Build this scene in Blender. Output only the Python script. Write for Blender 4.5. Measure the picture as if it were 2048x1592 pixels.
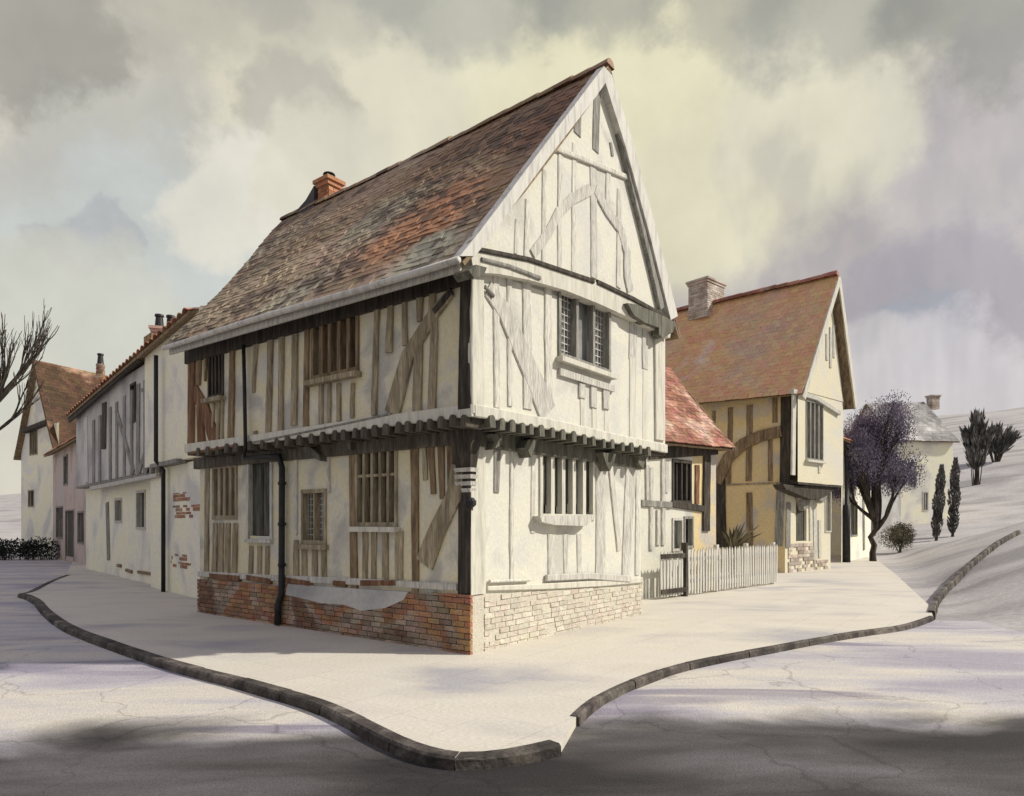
import bpy, bmesh, math, random
from mathutils import Vector, noise as mnoise
random.seed(7)
R = math.radians
for o_ in list(bpy.data.objects): bpy.data.objects.remove(o_)
SC = bpy.context.scene
COL = SC.collection

# ---------------------------------------------------------------- camera
F, CX, HV, EYE = 1358.0, 1024.0, 1045.0, 1.65      # focal length, centre and eye level in photo pixels
cam = bpy.data.cameras.new('camera'); camo = bpy.data.objects.new('camera', cam); COL.objects.link(camo)
cam.sensor_fit = 'HORIZONTAL'; cam.sensor_width = 36.0; cam.lens = F/2048*36.0
cam.shift_y = (HV-796)/2048
cam.clip_end = 2000
camo.location = (0, 0, EYE); camo.rotation_euler = (R(90), 0, 0)
SC.camera = camo
SC.view_settings.view_transform = 'Standard'; SC.view_settings.look = 'None'
SC.view_settings.exposure = 0.0; SC.view_settings.gamma = 1.0
SC.render.engine = 'CYCLES'

def lin(r, g, b):
    f = lambda c: (c/255/12.92) if c/255 <= .04045 else ((c/255+.055)/1.055)**2.4
    return (f(r), f(g), f(b), 1.0)

# ---------------------------------------------------------------- world: overcast sky with broken cloud
SUN_EL, SUN_AZ = R(39), R(93)                     # azimuth measured from +Y (north) clockwise
world = bpy.data.worlds.new('World'); SC.world = world; world.use_nodes = True
wn = world.node_tree; wn.nodes.clear(); NW = wn.nodes.new; LW = wn.links.new
bg = NW('ShaderNodeBackground'); wo = NW('ShaderNodeOutputWorld'); LW(bg.outputs[0], wo.inputs[0])
tc = NW('ShaderNodeTexCoord')
sky = NW('ShaderNodeTexSky'); sky.sky_type = 'NISHITA'; sky.sun_disc = False
sky.sun_elevation = SUN_EL; sky.sun_rotation = SUN_AZ
def wmix(a, b, fac):
    m = NW('ShaderNodeMix'); m.data_type = 'RGBA'
    for sock, v in ((m.inputs[0], fac), (m.inputs[6], a), (m.inputs[7], b)):
        if hasattr(v, 'is_linked'): LW(v, sock)
        else: sock.default_value = v
    return m.outputs[2]
def wnoise(scale, detail, rough=.55):
    n = NW('ShaderNodeTexNoise'); n.inputs['Scale'].default_value = scale; n.inputs['Detail'].default_value = detail
    n.inputs['Roughness'].default_value = rough; LW(tc.outputs['Generated'], n.inputs['Vector']); return n
def wramp(src, a, b):
    m = NW('ShaderNodeMapRange'); m.interpolation_type = 'SMOOTHSTEP'
    LW(src, m.inputs[0]); m.inputs[1].default_value = a; m.inputs[2].default_value = b; return m.outputs[0]
wn1 = wnoise(3.5, 6)
sub = NW('ShaderNodeVectorMath'); sub.operation = 'SUBTRACT'; LW(wn1.outputs['Color'], sub.inputs[0]); sub.inputs[1].default_value = (.5, .5, .5)
scl = NW('ShaderNodeVectorMath'); scl.operation = 'SCALE'; LW(sub.outputs[0], scl.inputs[0]); scl.inputs['Scale'].default_value = .24
add = NW('ShaderNodeVectorMath'); LW(tc.outputs['Generated'], add.inputs[0]); LW(scl.outputs[0], add.inputs[1])
wn2 = wnoise(13, 7, .62)
sub2 = NW('ShaderNodeVectorMath'); sub2.operation = 'SUBTRACT'; LW(wn2.outputs['Color'], sub2.inputs[0]); sub2.inputs[1].default_value = (.5, .5, .5)
scl2 = NW('ShaderNodeVectorMath'); scl2.operation = 'SCALE'; LW(sub2.outputs[0], scl2.inputs[0]); scl2.inputs['Scale'].default_value = .12
add2 = NW('ShaderNodeVectorMath'); LW(add.outputs[0], add2.inputs[0]); LW(scl2.outputs[0], add2.inputs[1])
nrm = NW('ShaderNodeVectorMath'); nrm.operation = 'NORMALIZE'; LW(add2.outputs[0], nrm.inputs[0])
base = wmix(lin(196, 193, 187), lin(178, 176, 175), wramp(wnoise(2.2, 5).outputs[0], .42, .66))  # shows mostly out of view, toned down to deepen the wall shade
SKY_BLOBS = [  # (direction given as a photo point, or a vector), angular radius, colour, strength
 (None, (-.25, .1, 1), 1.0, (188, 186, 222), .95), (None, (0, 1, .38), 1.05, (224, 218, 198), 1.0),  # violet overhead lies out of view, added to tint the shade lilac
   (640, 150, .2, (208, 202, 190), .88), (940, 260, .26, (230, 225, 198), .95), (1400, 230, .25, (231, 225, 190), .97),
 (360, 230, .16, (228, 223, 201), .95), (150, 200, .15, (218, 212, 200), .9), (720, 270, .2, (226, 221, 198), .9),
 (1860, 110, .06, (150, 164, 170), .7), (1760, 200, .16, (222, 217, 198), .85), (1970, 330, .09, (168, 174, 180), .7), (590, 270, .10, (182, 177, 167), .7), (250, 330, .13, (194, 193, 183), .75),
 (180, 480, .16, (200, 199, 193), .8), (330, 570, .2, (206, 211, 207), .85), (200, 470, .05, (176, 178, 184), .5), (460, 400, .10, (230, 226, 212), .95), (640, 400, .12, (222, 217, 198), .85),
 (1790, 470, .25, (200, 193, 190), .92), (1450, 390, .15, (200, 194, 184), .85), (1500, 600, .2, (190, 183, 179), .8), (1860, 640, .13, (176, 170, 176), .85),
 (1830, 690, .07, (166, 172, 180), .75), (1900, 830, .13, (216, 210, 212), .85), (1700, 740, .1, (212, 206, 204), .8), (120, 670, .16, (212, 211, 198), .85),
 (1330, 190, .27, (232, 226, 194), .85), (1650, 170, .16, (226, 221, 198), .8),
 (10, -50, .11, (134, 132, 123), .6), (330, -190, .17, (174, 171, 160), .5), (620, -190, .16, (180, 177, 167), .5), (900, -190, .17, (160, 162, 156), .6), (1180, -220, .17, (152, 153, 147), .65), (1460, -220, .17, (160, 159, 152), .6), (1740, -210, .17, (160, 160, 152), .6), (2050, -120, .15, (140, 141, 135), .65)]
cur = base
for u, v, r, c, st in SKY_BLOBS:
    d = (Vector(v) if u is None else Vector(((u-CX)/F, 1, (HV-v)/F))).normalized()
    dp = NW('ShaderNodeVectorMath'); dp.operation = 'DOT_PRODUCT'; LW(nrm.outputs[0], dp.inputs[0]); dp.inputs[1].default_value = d
    f = wramp(dp.outputs['Value'], math.cos(r*.97), math.cos(r*(.3 if r > .5 else .66)))
    mu = NW('ShaderNodeMath'); mu.operation = 'MULTIPLY'; LW(f, mu.inputs[0]); mu.inputs[1].default_value = st
    cur = wmix(cur, lin(*c), mu.outputs[0])
# fine cloud texture, and faint falls of rain under the cloud at the right
tx = NW('ShaderNodeMix'); tx.data_type = 'RGBA'; tx.blend_type = 'MULTIPLY'; tx.inputs[0].default_value = 1
gr = NW('ShaderNodeMapRange'); LW(wnoise(6, 9, .6).outputs[0], gr.inputs[0]); gr.inputs[1].default_value = .3; gr.inputs[2].default_value = .7; gr.inputs[3].default_value = .90; gr.inputs[4].default_value = 1.10
LW(cur, tx.inputs[6]); LW(gr.outputs[0], tx.inputs[7]); cur = tx.outputs[2]
mpv = NW('ShaderNodeMapping'); mpv.inputs['Scale'].default_value = (16, 16, 1.6); LW(tc.outputs['Generated'], mpv.inputs[0])
rn = NW('ShaderNodeTexNoise'); rn.inputs['Scale'].default_value = 1; rn.inputs['Detail'].default_value = 3; LW(mpv.outputs[0], rn.inputs['Vector'])
dpr = NW('ShaderNodeVectorMath'); dpr.operation = 'DOT_PRODUCT'; LW(nrm.outputs[0], dpr.inputs[0]); dpr.inputs[1].default_value = Vector(((1720-CX)/F, 1, (HV-600)/F)).normalized()
mr_ = NW('ShaderNodeMath'); mr_.operation = 'MULTIPLY'; LW(wramp(dpr.outputs['Value'], math.cos(.36), math.cos(.12)), mr_.inputs[0]); LW(wramp(rn.outputs[0], .48, .68), mr_.inputs[1])
mr2_ = NW('ShaderNodeMath'); mr2_.operation = 'MULTIPLY'; LW(mr_.outputs[0], mr2_.inputs[0]); mr2_.inputs[1].default_value = .32
cur = wmix(cur, lin(158, 152, 160), mr2_.outputs[0])
nis = NW('ShaderNodeVectorMath'); nis.operation = 'SCALE'; LW(sky.outputs[0], nis.inputs[0]); nis.inputs['Scale'].default_value = .1
LW(wmix(cur, nis.outputs[0], .06), bg.inputs[0]); bg.inputs[1].default_value = 1.0

sun = bpy.data.lights.new('sun', 'SUN'); sun.energy = 4.5; sun.angle = R(1.5); sun.color = (1.0, .945, .835)
suno = bpy.data.objects.new('sun', sun); COL.objects.link(suno)
sd = Vector((math.sin(SUN_AZ)*math.cos(SUN_EL), math.cos(SUN_AZ)*math.cos(SUN_EL), math.sin(SUN_EL)))
suno.rotation_euler = (-sd).to_track_quat('-Z', 'Y').to_euler()

# ---------------------------------------------------------------- materials
def material(name, cols, scale=1.0, stretch=(1, 1, 1), rough=.85, bump=.15, bscale=40, detail=5, island=0.0, spread=(.35, .65), fine=.25, spec=.3, tint=None):
    """Mottled procedural material. cols: linear base colours from the low to the high end of a noise."""
    m = bpy.data.materials.new(name); m.use_nodes = True
    t = m.node_tree; N = t.nodes.new; L = t.links.new
    p = t.nodes['Principled BSDF']; p.inputs['Roughness'].default_value = rough; p.inputs['Specular IOR Level'].default_value = spec
    co = N('ShaderNodeTexCoord'); mp = N('ShaderNodeMapping'); mp.inputs['Scale'].default_value = stretch; L(co.outputs['Object'], mp.inputs[0])
    n = N('ShaderNodeTexNoise'); n.inputs['Scale'].default_value = scale; n.inputs['Detail'].default_value = detail; n.inputs['Distortion'].default_value = .4
    L(mp.outputs[0], n.inputs['Vector'])
    r = N('ShaderNodeValToRGB'); L(n.outputs[0], r.inputs[0]); e = r.color_ramp.elements
    while len(e) < len(cols): e.new(.5)
    for i, c in enumerate(cols):
        e[i].position = spread[0]+(spread[1]-spread[0])*i/max(1, len(cols)-1); e[i].color = (*c, 1)
    out = r.outputs[0]
    n2 = N('ShaderNodeTexNoise'); n2.inputs['Scale'].default_value = bscale; n2.inputs['Detail'].default_value = 6; L(mp.outputs[0], n2.inputs['Vector'])
    if fine:
        mr = N('ShaderNodeMapRange'); L(n2.outputs[0], mr.inputs[0]); mr.inputs[1].default_value = .3; mr.inputs[2].default_value = .7
        mr.inputs[3].default_value = 1-fine; mr.inputs[4].default_value = 1+fine*.5
        h = N('ShaderNodeHueSaturation'); L(mr.outputs[0], h.inputs['Value']); L(out, h.inputs['Color']); out = h.outputs[0]
    if island:
        g = N('ShaderNodeNewGeometry'); mr = N('ShaderNodeMapRange'); L(g.outputs['Random Per Island'], mr.inputs[0])
        mr.inputs[3].default_value = 1-island; mr.inputs[4].default_value = 1+island
        h = N('ShaderNodeHueSaturation'); L(mr.outputs[0], h.inputs['Value']); L(out, h.inputs['Color'])
        mr2 = N('ShaderNodeMapRange'); w = N('ShaderNodeMath'); w.operation = 'FRACT'; ml = N('ShaderNodeMath'); ml.operation = 'MULTIPLY'; ml.inputs[1].default_value = 17.3
        L(g.outputs['Random Per Island'], ml.inputs[0]); L(ml.outputs[0], w.inputs[0]); L(w.outputs[0], mr2.inputs[0]); mr2.inputs[3].default_value = .48; mr2.inputs[4].default_value = .52
        L(mr2.outputs[0], h.inputs['Hue']); out = h.outputs[0]
    L(out, p.inputs['Base Color'])
    if bump:
        b = N('ShaderNodeBump'); b.inputs['Strength'].default_value = bump; b.inputs['Distance'].default_value = .02; L(n2.outputs[0], b.inputs['Height']); L(b.outputs[0], p.inputs['Normal'])
    return m
M = {}
def mk(k, *a, **kw): M[k] = material(k, *a, **kw)
mk('shade_plaster', [(.455, .438, .389), (.653, .621, .508), (.694, .625, .424), (.585, .576, .522)], 1.3, bump=.25, bscale=22, fine=.1)  # street wall copy: part of its shade is put into the colour
mk('sun_plaster', [(.502, .492, .441), (.635, .621, .557), (.652, .634, .536), (.585, .575, .531)], 1.1, bump=.25, bscale=22, fine=.08)  # gable copy of the same plaster, toned for the lit side
mk('white_render', [(.617, .608, .565), (.816, .782, .667), (.860, .825, .616), (.750, .739, .698)], .6, bump=.3, bscale=14, fine=.1)
mk('grey_render', [(.36, .35, .35), (.50, .49, .48), (.60, .58, .53)], .7, bump=.3, bscale=14, fine=.12)
mk('pink_render', [(.40, .33, .30), (.56, .45, .40), (.50, .46, .45)], .7, bump=.3, bscale=14, fine=.12)
mk('ochre_plaster', [(.50, .46, .41), (.66, .53, .30), (.70, .55, .29), (.68, .61, .45)], .7, bump=.25, bscale=16, fine=.12)
mk('yellow_plaster', [(.619, .593, .516), (.671, .619, .456), (.671, .645, .550)], .6, bump=.25, bscale=16, fine=.08)
WOOD = dict(stretch=(6, 6, .8), bscale=9, detail=8, bump=.5, fine=.35, spread=(.3, .7))
mk('brown_timber', [(.12, .085, .052), (.24, .17, .10), (.34, .26, .165)], 2.2, **WOOD)
mk('red_timber', [(.10, .05, .028), (.20, .10, .055), (.30, .19, .11)], 2.2, **WOOD)
mk('khaki_timber', [(.20, .165, .115), (.33, .275, .185), (.46, .395, .285)], 2.2, **WOOD)
mk('dark_timber', [(.022, .02, .016), (.055, .046, .036), (.11, .09, .07)], 2.2, **WOOD)
mk('grey_timber', [(.16, .155, .14), (.26, .25, .225), (.38, .365, .33)], 2.2, **WOOD)
mk('pale_timber', [(.524, .505, .453), (.607, .589, .524), (.682, .654, .580)], 2.2, **WOOD)
mk('brown_grey_timber', [(.055, .048, .038), (.105, .092, .072), (.17, .15, .12)], 2.2, **WOOD)
mk('olive_timber', [(.075, .073, .058), (.13, .127, .10), (.20, .19, .155)], 2.2, **WOOD)
mk('silver_timber', [(.426, .416, .388), (.543, .523, .474), (.629, .605, .543)], 2.2, **WOOD)
mk('lime_timber', [(.453, .435, .383), (.600, .579, .500), (.653, .627, .548)], 2.0, **{**WOOD, 'fine': .12, 'bump': .3})
mk('white_paint', [(.453, .439, .408), (.592, .575, .532), (.636, .618, .575)], 3, stretch=(4, 4, .6), bscale=12, fine=.1)
mk('iron', [(.012, .012, .014), (.03, .029, .03)], 6, rough=.5, bump=.1, fine=.2)
mk('dark_grey', [(.03, .03, .03), (.07, .068, .065)], 4, rough=.6, fine=.2)
mk('kerb_stone', [(.04, .034, .03), (.085, .072, .063), (.16, .14, .12)], 3.5, bump=.6, bscale=24, island=.35, fine=.4)
mk('brick', [(.30, .26, .21), (.27, .17, .11), (.36, .17, .085), (.36, .29, .23), (.20, .11, .07)], .9, bump=.5, bscale=45, island=.28, fine=.35)
mk('wash_brick', [(.554, .512, .437), (.622, .580, .487), (.53, .46, .39), (.605, .563, .479)], 2.4, bump=.5, bscale=45, island=.09, fine=.2, spread=(.38, .62))
mk('pale_brick', [(.34, .27, .22), (.48, .42, .36), (.56, .50, .44)], 2, bump=.5, bscale=45, island=.3, fine=.25)
mk('orange_brick', [(.34, .15, .07), (.46, .23, .11), (.40, .25, .15)], 2, bump=.5, bscale=45, island=.3, fine=.25)
mk('pink_brick', [(.45, .30, .24), (.56, .40, .33), (.50, .36, .26)], 2, bump=.5, bscale=45, island=.25, fine=.25)
mk('mortar', [(.40, .37, .32), (.54, .50, .43)], 3, bump=.4, bscale=50)
mk('wash_mortar', [(.521, .487, .412), (.622, .580, .487)], 3, bump=.4, bscale=50)
mk('terracotta', [(.34, .15, .08), (.50, .27, .15), (.58, .38, .25)], .8, bump=.3, bscale=18, fine=.25, island=.25)
mk('shadowed_terracotta', [(.06, .035, .02), (.08, .045, .025), (.11, .06, .035), (.52, .34, .23)], .30, bump=.3, bscale=18, fine=.25, island=.3, spread=(.38, .62))  # dark browns put shadow patches into the tile colour
mk('red_tile', [(.260, .109, .072), (.360, .172, .120), (.500, .345, .264)], 1.2, bump=.3, bscale=18, fine=.25, island=.35)
mk('tan_tile', [(.483, .380, .310), (.621, .414, .253), (.644, .380, .196), (.667, .564, .483)], .3, bump=.25, bscale=18, fine=.14, island=.08)
mk('slate', [(.216, .209, .203), (.405, .392, .378), (.621, .608, .581)], .3, bump=.3, bscale=18, fine=.2, island=.25)
mk('glass_grey', [(.16, .165, .165), (.30, .31, .30)], 2.5, rough=.12, bump=.08, bscale=6, spec=.5, fine=.15)
mk('glass_dark', [(.016, .017, .02), (.05, .05, .052)], 2.5, rough=.12, bump=.08, bscale=6, spec=.5, fine=.15)
mk('dark_board', [(.04, .039, .034), (.08, .077, .063), (.14, .134, .11)], 2.2, **WOOD)
mk('bark', [(.02, .017, .014), (.055, .045, .036), (.09, .075, .06)], 3, stretch=(3, 3, .6), bump=.6, bscale=14, fine=.3)
mk('purple_leaf', [(.090, .078, .131), (.180, .156, .230), (.279, .246, .312)], .9, bump=0, island=.5)
mk('grey_leaf', [(.062, .061, .059), (.125, .119, .112), (.213, .200, .200)], .9, bump=0, island=.5)
mk('dark_leaf', [(.012, .017, .018), (.03, .038, .036), (.05, .06, .052)], 2, bump=0, island=.5)
mk('olive_leaf', [(.06, .055, .035), (.13, .115, .07), (.20, .17, .10)], 2, bump=0, island=.5)
mk('paving', [(.391, .380, .387), (.537, .504, .446), (.602, .566, .490), (.578, .537, .456), (.456, .438, .429)], .55, stretch=(.7, 1.4, 1), bump=.35, bscale=30, fine=.1, spread=(.3, .7))
mk('grass_bank', [(.282, .267, .261), (.395, .377, .370), (.466, .438, .427), (.352, .335, .319)], .22, stretch=(.5, 1.8, 1), bump=1.0, bscale=14, fine=.28)

def roof_material():
    """Old plain tiles: greenish lichen by the eave and the far end, rust red towards the gable, scattered dark tiles."""
    m = material('old_roof_tile', [(.30, .27, .185), (.26, .205, .135), (.34, .235, .145), (.42, .31, .22), (.34, .305, .215)], .33, bump=.35, bscale=18, fine=.16, island=.05, spread=(.3, .68))
    t = m.node_tree; N = t.nodes.new; L = t.links.new; p = t.nodes['Principled BSDF']
    src = p.inputs['Base Color'].links[0].from_socket
    co = N('ShaderNodeTexCoord'); n = N('ShaderNodeTexNoise'); n.inputs['Scale'].default_value = .62; n.inputs['Detail'].default_value = 4; L(co.outputs['Object'], n.inputs['Vector'])
    nd = N('ShaderNodeTexNoise'); nd.inputs['Scale'].default_value = 1.1; nd.inputs['Detail'].default_value = 5; L(co.outputs['Object'], nd.inputs['Vector'])
    wv = N('ShaderNodeVectorMath'); wv.operation = 'MULTIPLY_ADD'; L(nd.outputs['Color'], wv.inputs[0]); wv.inputs[1].default_value = (1.3, 1.3, 1.3); L(co.outputs['Object'], wv.inputs[2])
    for (a, b, z), rad, col, st in ROOF_STAINS:
        q = dL_*a+dR_*b; pt_ = Vector((q.x+.055+.65, q.y-.42+.65, z+.65)); d = N('ShaderNodeVectorMath'); d.operation = 'DISTANCE'; L(wv.outputs[0], d.inputs[0]); d.inputs[1].default_value = pt_
        mr = N('ShaderNodeMapRange'); mr.interpolation_type = 'SMOOTHSTEP'; L(d.outputs['Value'], mr.inputs[0]); mr.inputs[1].default_value = rad; mr.inputs[2].default_value = rad*.35; mr.inputs[4].default_value = st
        g0 = N('ShaderNodeMix'); g0.data_type = 'RGBA'; L(mr.outputs[0], g0.inputs[0]); L(src, g0.inputs[6]); g0.inputs[7].default_value = (*col, 1); src = g0.outputs[2]
    g = N('ShaderNodeNewGeometry'); a = N('ShaderNodeMath'); a.operation = 'MULTIPLY_ADD'; L(n.outputs[0], a.inputs[0]); a.inputs[1].default_value = 2.4; L(g.outputs['Random Per Island'], a.inputs[2])
    mr = N('ShaderNodeMapRange'); L(a.outputs[0], mr.inputs[0]); mr.inputs[1].default_value = 1.98; mr.inputs[2].default_value = 2.12; mr.inputs[4].default_value = .8
    mx = N('ShaderNodeMix'); mx.data_type = 'RGBA'; L(mr.outputs[0], mx.inputs[0]); L(src, mx.inputs[6]); mx.inputs[7].default_value = (.085, .06, .045, 1)
    sv = N('ShaderNodeMapRange'); L(g.outputs['Random Per Island'], sv.inputs[0]); sv.inputs[3].default_value = .91; sv.inputs[4].default_value = 1.06
    hs = N('ShaderNodeHueSaturation'); L(sv.outputs[0], hs.inputs['Value']); L(mx.outputs[2], hs.inputs['Color']); L(hs.outputs[0], p.inputs['Base Color']); return m
dL_, dR_ = Vector((-.79239, .61001, 0)), Vector((.61001, .79239, 0))
ROOF_STAINS = [((1.5, .9, 5.8), 1.5, (.46, .225, .115), .95), ((.3, 2.4, 7.7), 1.6, (.21, .112, .066), .9), ((2.4, 2.5, 7.9), 1.5, (.25, .155, .092), .75), ((5.6, .7, 5.6), 1.6, (.46, .36, .24), .85), ((.6, -.1, 4.9), .9, (.40, .385, .29), .9),
               ((3.6, -.1, 4.9), 1.2, (.38, .36, .26), .8), ((3.4, 1.6, 6.7), 1.1, (.34, .32, .22), .7), ((6.6, 2.3, 7.5), 1.3, (.27, .22, .15), .75), ((4.6, 2.4, 7.7), 1.0, (.42, .29, .20), .6)]
M['old_roof_tile'] = roof_material()

def lay_slabs():
    m = M['paving']; t = m.node_tree; N = t.nodes.new; L = t.links.new; p = t.nodes['Principled BSDF']; src = p.inputs['Base Color'].links[0].from_socket
    co = N('ShaderNodeTexCoord'); mp = N('ShaderNodeMapping'); mp.inputs['Rotation'].default_value = (0, 0, R(-52.4)); L(co.outputs['Object'], mp.inputs[0])
    b = N('ShaderNodeTexBrick'); b.inputs['Scale'].default_value = 1; b.inputs['Brick Width'].default_value = .9; b.inputs['Row Height'].default_value = .62; b.inputs['Mortar Size'].default_value = .009; b.inputs['Mortar Smooth'].default_value = .4
    b.inputs['Color1'].default_value = (.93, .93, .94, 1); b.inputs['Color2'].default_value = (1.04, 1.03, 1.01, 1); b.inputs['Mortar'].default_value = (.66, .64, .60, 1); L(mp.outputs[0], b.inputs['Vector'])
    nz = N('ShaderNodeTexNoise'); nz.inputs['Scale'].default_value = .9; nz.inputs['Detail'].default_value = 5; L(co.outputs['Object'], nz.inputs['Vector'])
    mr = N('ShaderNodeMapRange'); L(nz.outputs[0], mr.inputs[0]); mr.inputs[1].default_value = .4; mr.inputs[2].default_value = .62; mr.inputs[3].default_value = .1; mr.inputs[4].default_value = .5
    x = N('ShaderNodeMix'); x.data_type = 'RGBA'; x.blend_type = 'MULTIPLY'; L(mr.outputs[0], x.inputs[0]); L(src, x.inputs[6]); L(b.outputs['Color'], x.inputs[7]); L(x.outputs[2], p.inputs['Base Color'])
lay_slabs()
def road_material():
    """Pale dusty road, with a band of darker colour nearest the viewer and thin puddled streaks."""
    m = bpy.data.materials.new('road_surface'); m.use_nodes = True
    t = m.node_tree; N = t.nodes.new; L = t.links.new; p = t.nodes['Principled BSDF']
    co = N('ShaderNodeTexCoord')
    def nz(scale, st, det=5, dist=.5):
        mp = N('ShaderNodeMapping'); mp.inputs['Scale'].default_value = st; L(co.outputs['Object'], mp.inputs[0])
        n = N('ShaderNodeTexNoise'); n.inputs['Scale'].default_value = scale; n.inputs['Detail'].default_value = det; n.inputs['Distortion'].default_value = dist
        L(mp.outputs[0], n.inputs['Vector']); return n.outputs[0]
    def ramp(src, stops):
        r = N('ShaderNodeValToRGB'); L(src, r.inputs[0]); e = r.color_ramp.elements
        while len(e) < len(stops): e.new(.5)
        for i, (q, c) in enumerate(stops): e[i].position = q; e[i].color = (*c, 1)
        return r.outputs[0]
    pale = ramp(nz(.55, (.5, 1.6, 1)), [(.34, (.34, .315, .36)), (.46, (.45, .43, .44)), (.56, (.57, .53, .455)), (.68, (.42, .405, .43))])
    dark_band = ramp(nz(.8, (.5, 1.5, 1), 7), [(.34, (.022, .02, .02)), (.5, (.062, .056, .055)), (.66, (.12, .112, .118))])
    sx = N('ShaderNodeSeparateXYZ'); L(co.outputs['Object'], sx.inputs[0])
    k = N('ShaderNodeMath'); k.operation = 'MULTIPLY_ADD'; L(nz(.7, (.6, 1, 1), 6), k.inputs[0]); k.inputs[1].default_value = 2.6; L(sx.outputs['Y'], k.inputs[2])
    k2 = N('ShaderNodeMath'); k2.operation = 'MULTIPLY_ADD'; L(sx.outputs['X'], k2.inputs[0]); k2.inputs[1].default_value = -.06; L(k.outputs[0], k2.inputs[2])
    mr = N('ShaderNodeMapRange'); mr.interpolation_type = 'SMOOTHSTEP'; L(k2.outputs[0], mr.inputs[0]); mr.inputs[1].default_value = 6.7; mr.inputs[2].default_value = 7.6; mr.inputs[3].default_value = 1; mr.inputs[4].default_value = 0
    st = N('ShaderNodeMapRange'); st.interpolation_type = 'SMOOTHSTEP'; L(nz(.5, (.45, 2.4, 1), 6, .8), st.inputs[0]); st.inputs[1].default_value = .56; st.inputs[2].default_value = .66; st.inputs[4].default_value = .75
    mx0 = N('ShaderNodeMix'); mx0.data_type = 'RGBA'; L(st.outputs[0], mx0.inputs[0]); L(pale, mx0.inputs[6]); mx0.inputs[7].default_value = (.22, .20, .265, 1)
    mx = N('ShaderNodeMix'); mx.data_type = 'RGBA'; L(mr.outputs[0], mx.inputs[0]); L(mx0.outputs[2], mx.inputs[6]); L(dark_band, mx.inputs[7])
    vo = N('ShaderNodeTexVoronoi'); vo.feature = 'DISTANCE_TO_EDGE'; vo.inputs['Scale'].default_value = .6; wz = N('ShaderNodeTexNoise'); wz.inputs['Scale'].default_value = 2.2; wz.inputs['Detail'].default_value = 6; L(co.outputs['Object'], wz.inputs['Vector'])
    wa = N('ShaderNodeVectorMath'); wa.operation = 'MULTIPLY_ADD'; L(wz.outputs['Color'], wa.inputs[0]); wa.inputs[1].default_value = (.7, .7, 0); L(co.outputs['Object'], wa.inputs[2]); L(wa.outputs[0], vo.inputs['Vector'])
    ck = N('ShaderNodeMapRange'); L(vo.outputs[0], ck.inputs[0]); ck.inputs[1].default_value = .003; ck.inputs[2].default_value = .009; ck.inputs[3].default_value = .74; ck.inputs[4].default_value = 1
    gn = N('ShaderNodeMapRange'); L(nz(95, (1, 1, 1), 3, 0), gn.inputs[0]); gn.inputs[1].default_value = .3; gn.inputs[2].default_value = .7; gn.inputs[3].default_value = .72; gn.inputs[4].default_value = 1.22
    gm = N('ShaderNodeMath'); gm.operation = 'MULTIPLY'; L(ck.outputs[0], gm.inputs[0]); L(gn.outputs[0], gm.inputs[1])
    hv = N('ShaderNodeHueSaturation'); L(gm.outputs[0], hv.inputs['Value']); L(mx.outputs[2], hv.inputs['Color']); L(hv.outputs[0], p.inputs['Base Color'])
    rr = N('ShaderNodeMapRange'); L(st.outputs[0], rr.inputs[0]); rr.inputs[3].default_value = .85; rr.inputs[4].default_value = .35; L(rr.outputs[0], p.inputs['Roughness'])
    p.inputs['Specular IOR Level'].default_value = .35
    fn = nz(60, (1, 1, 1), 6, 0); b = N('ShaderNodeBump'); b.inputs['Strength'].default_value = .5; b.inputs['Distance'].default_value = .012; L(fn, b.inputs['Height']); L(b.outputs[0], p.inputs['Normal'])
    return m
M['road_surface'] = road_material()

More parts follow.
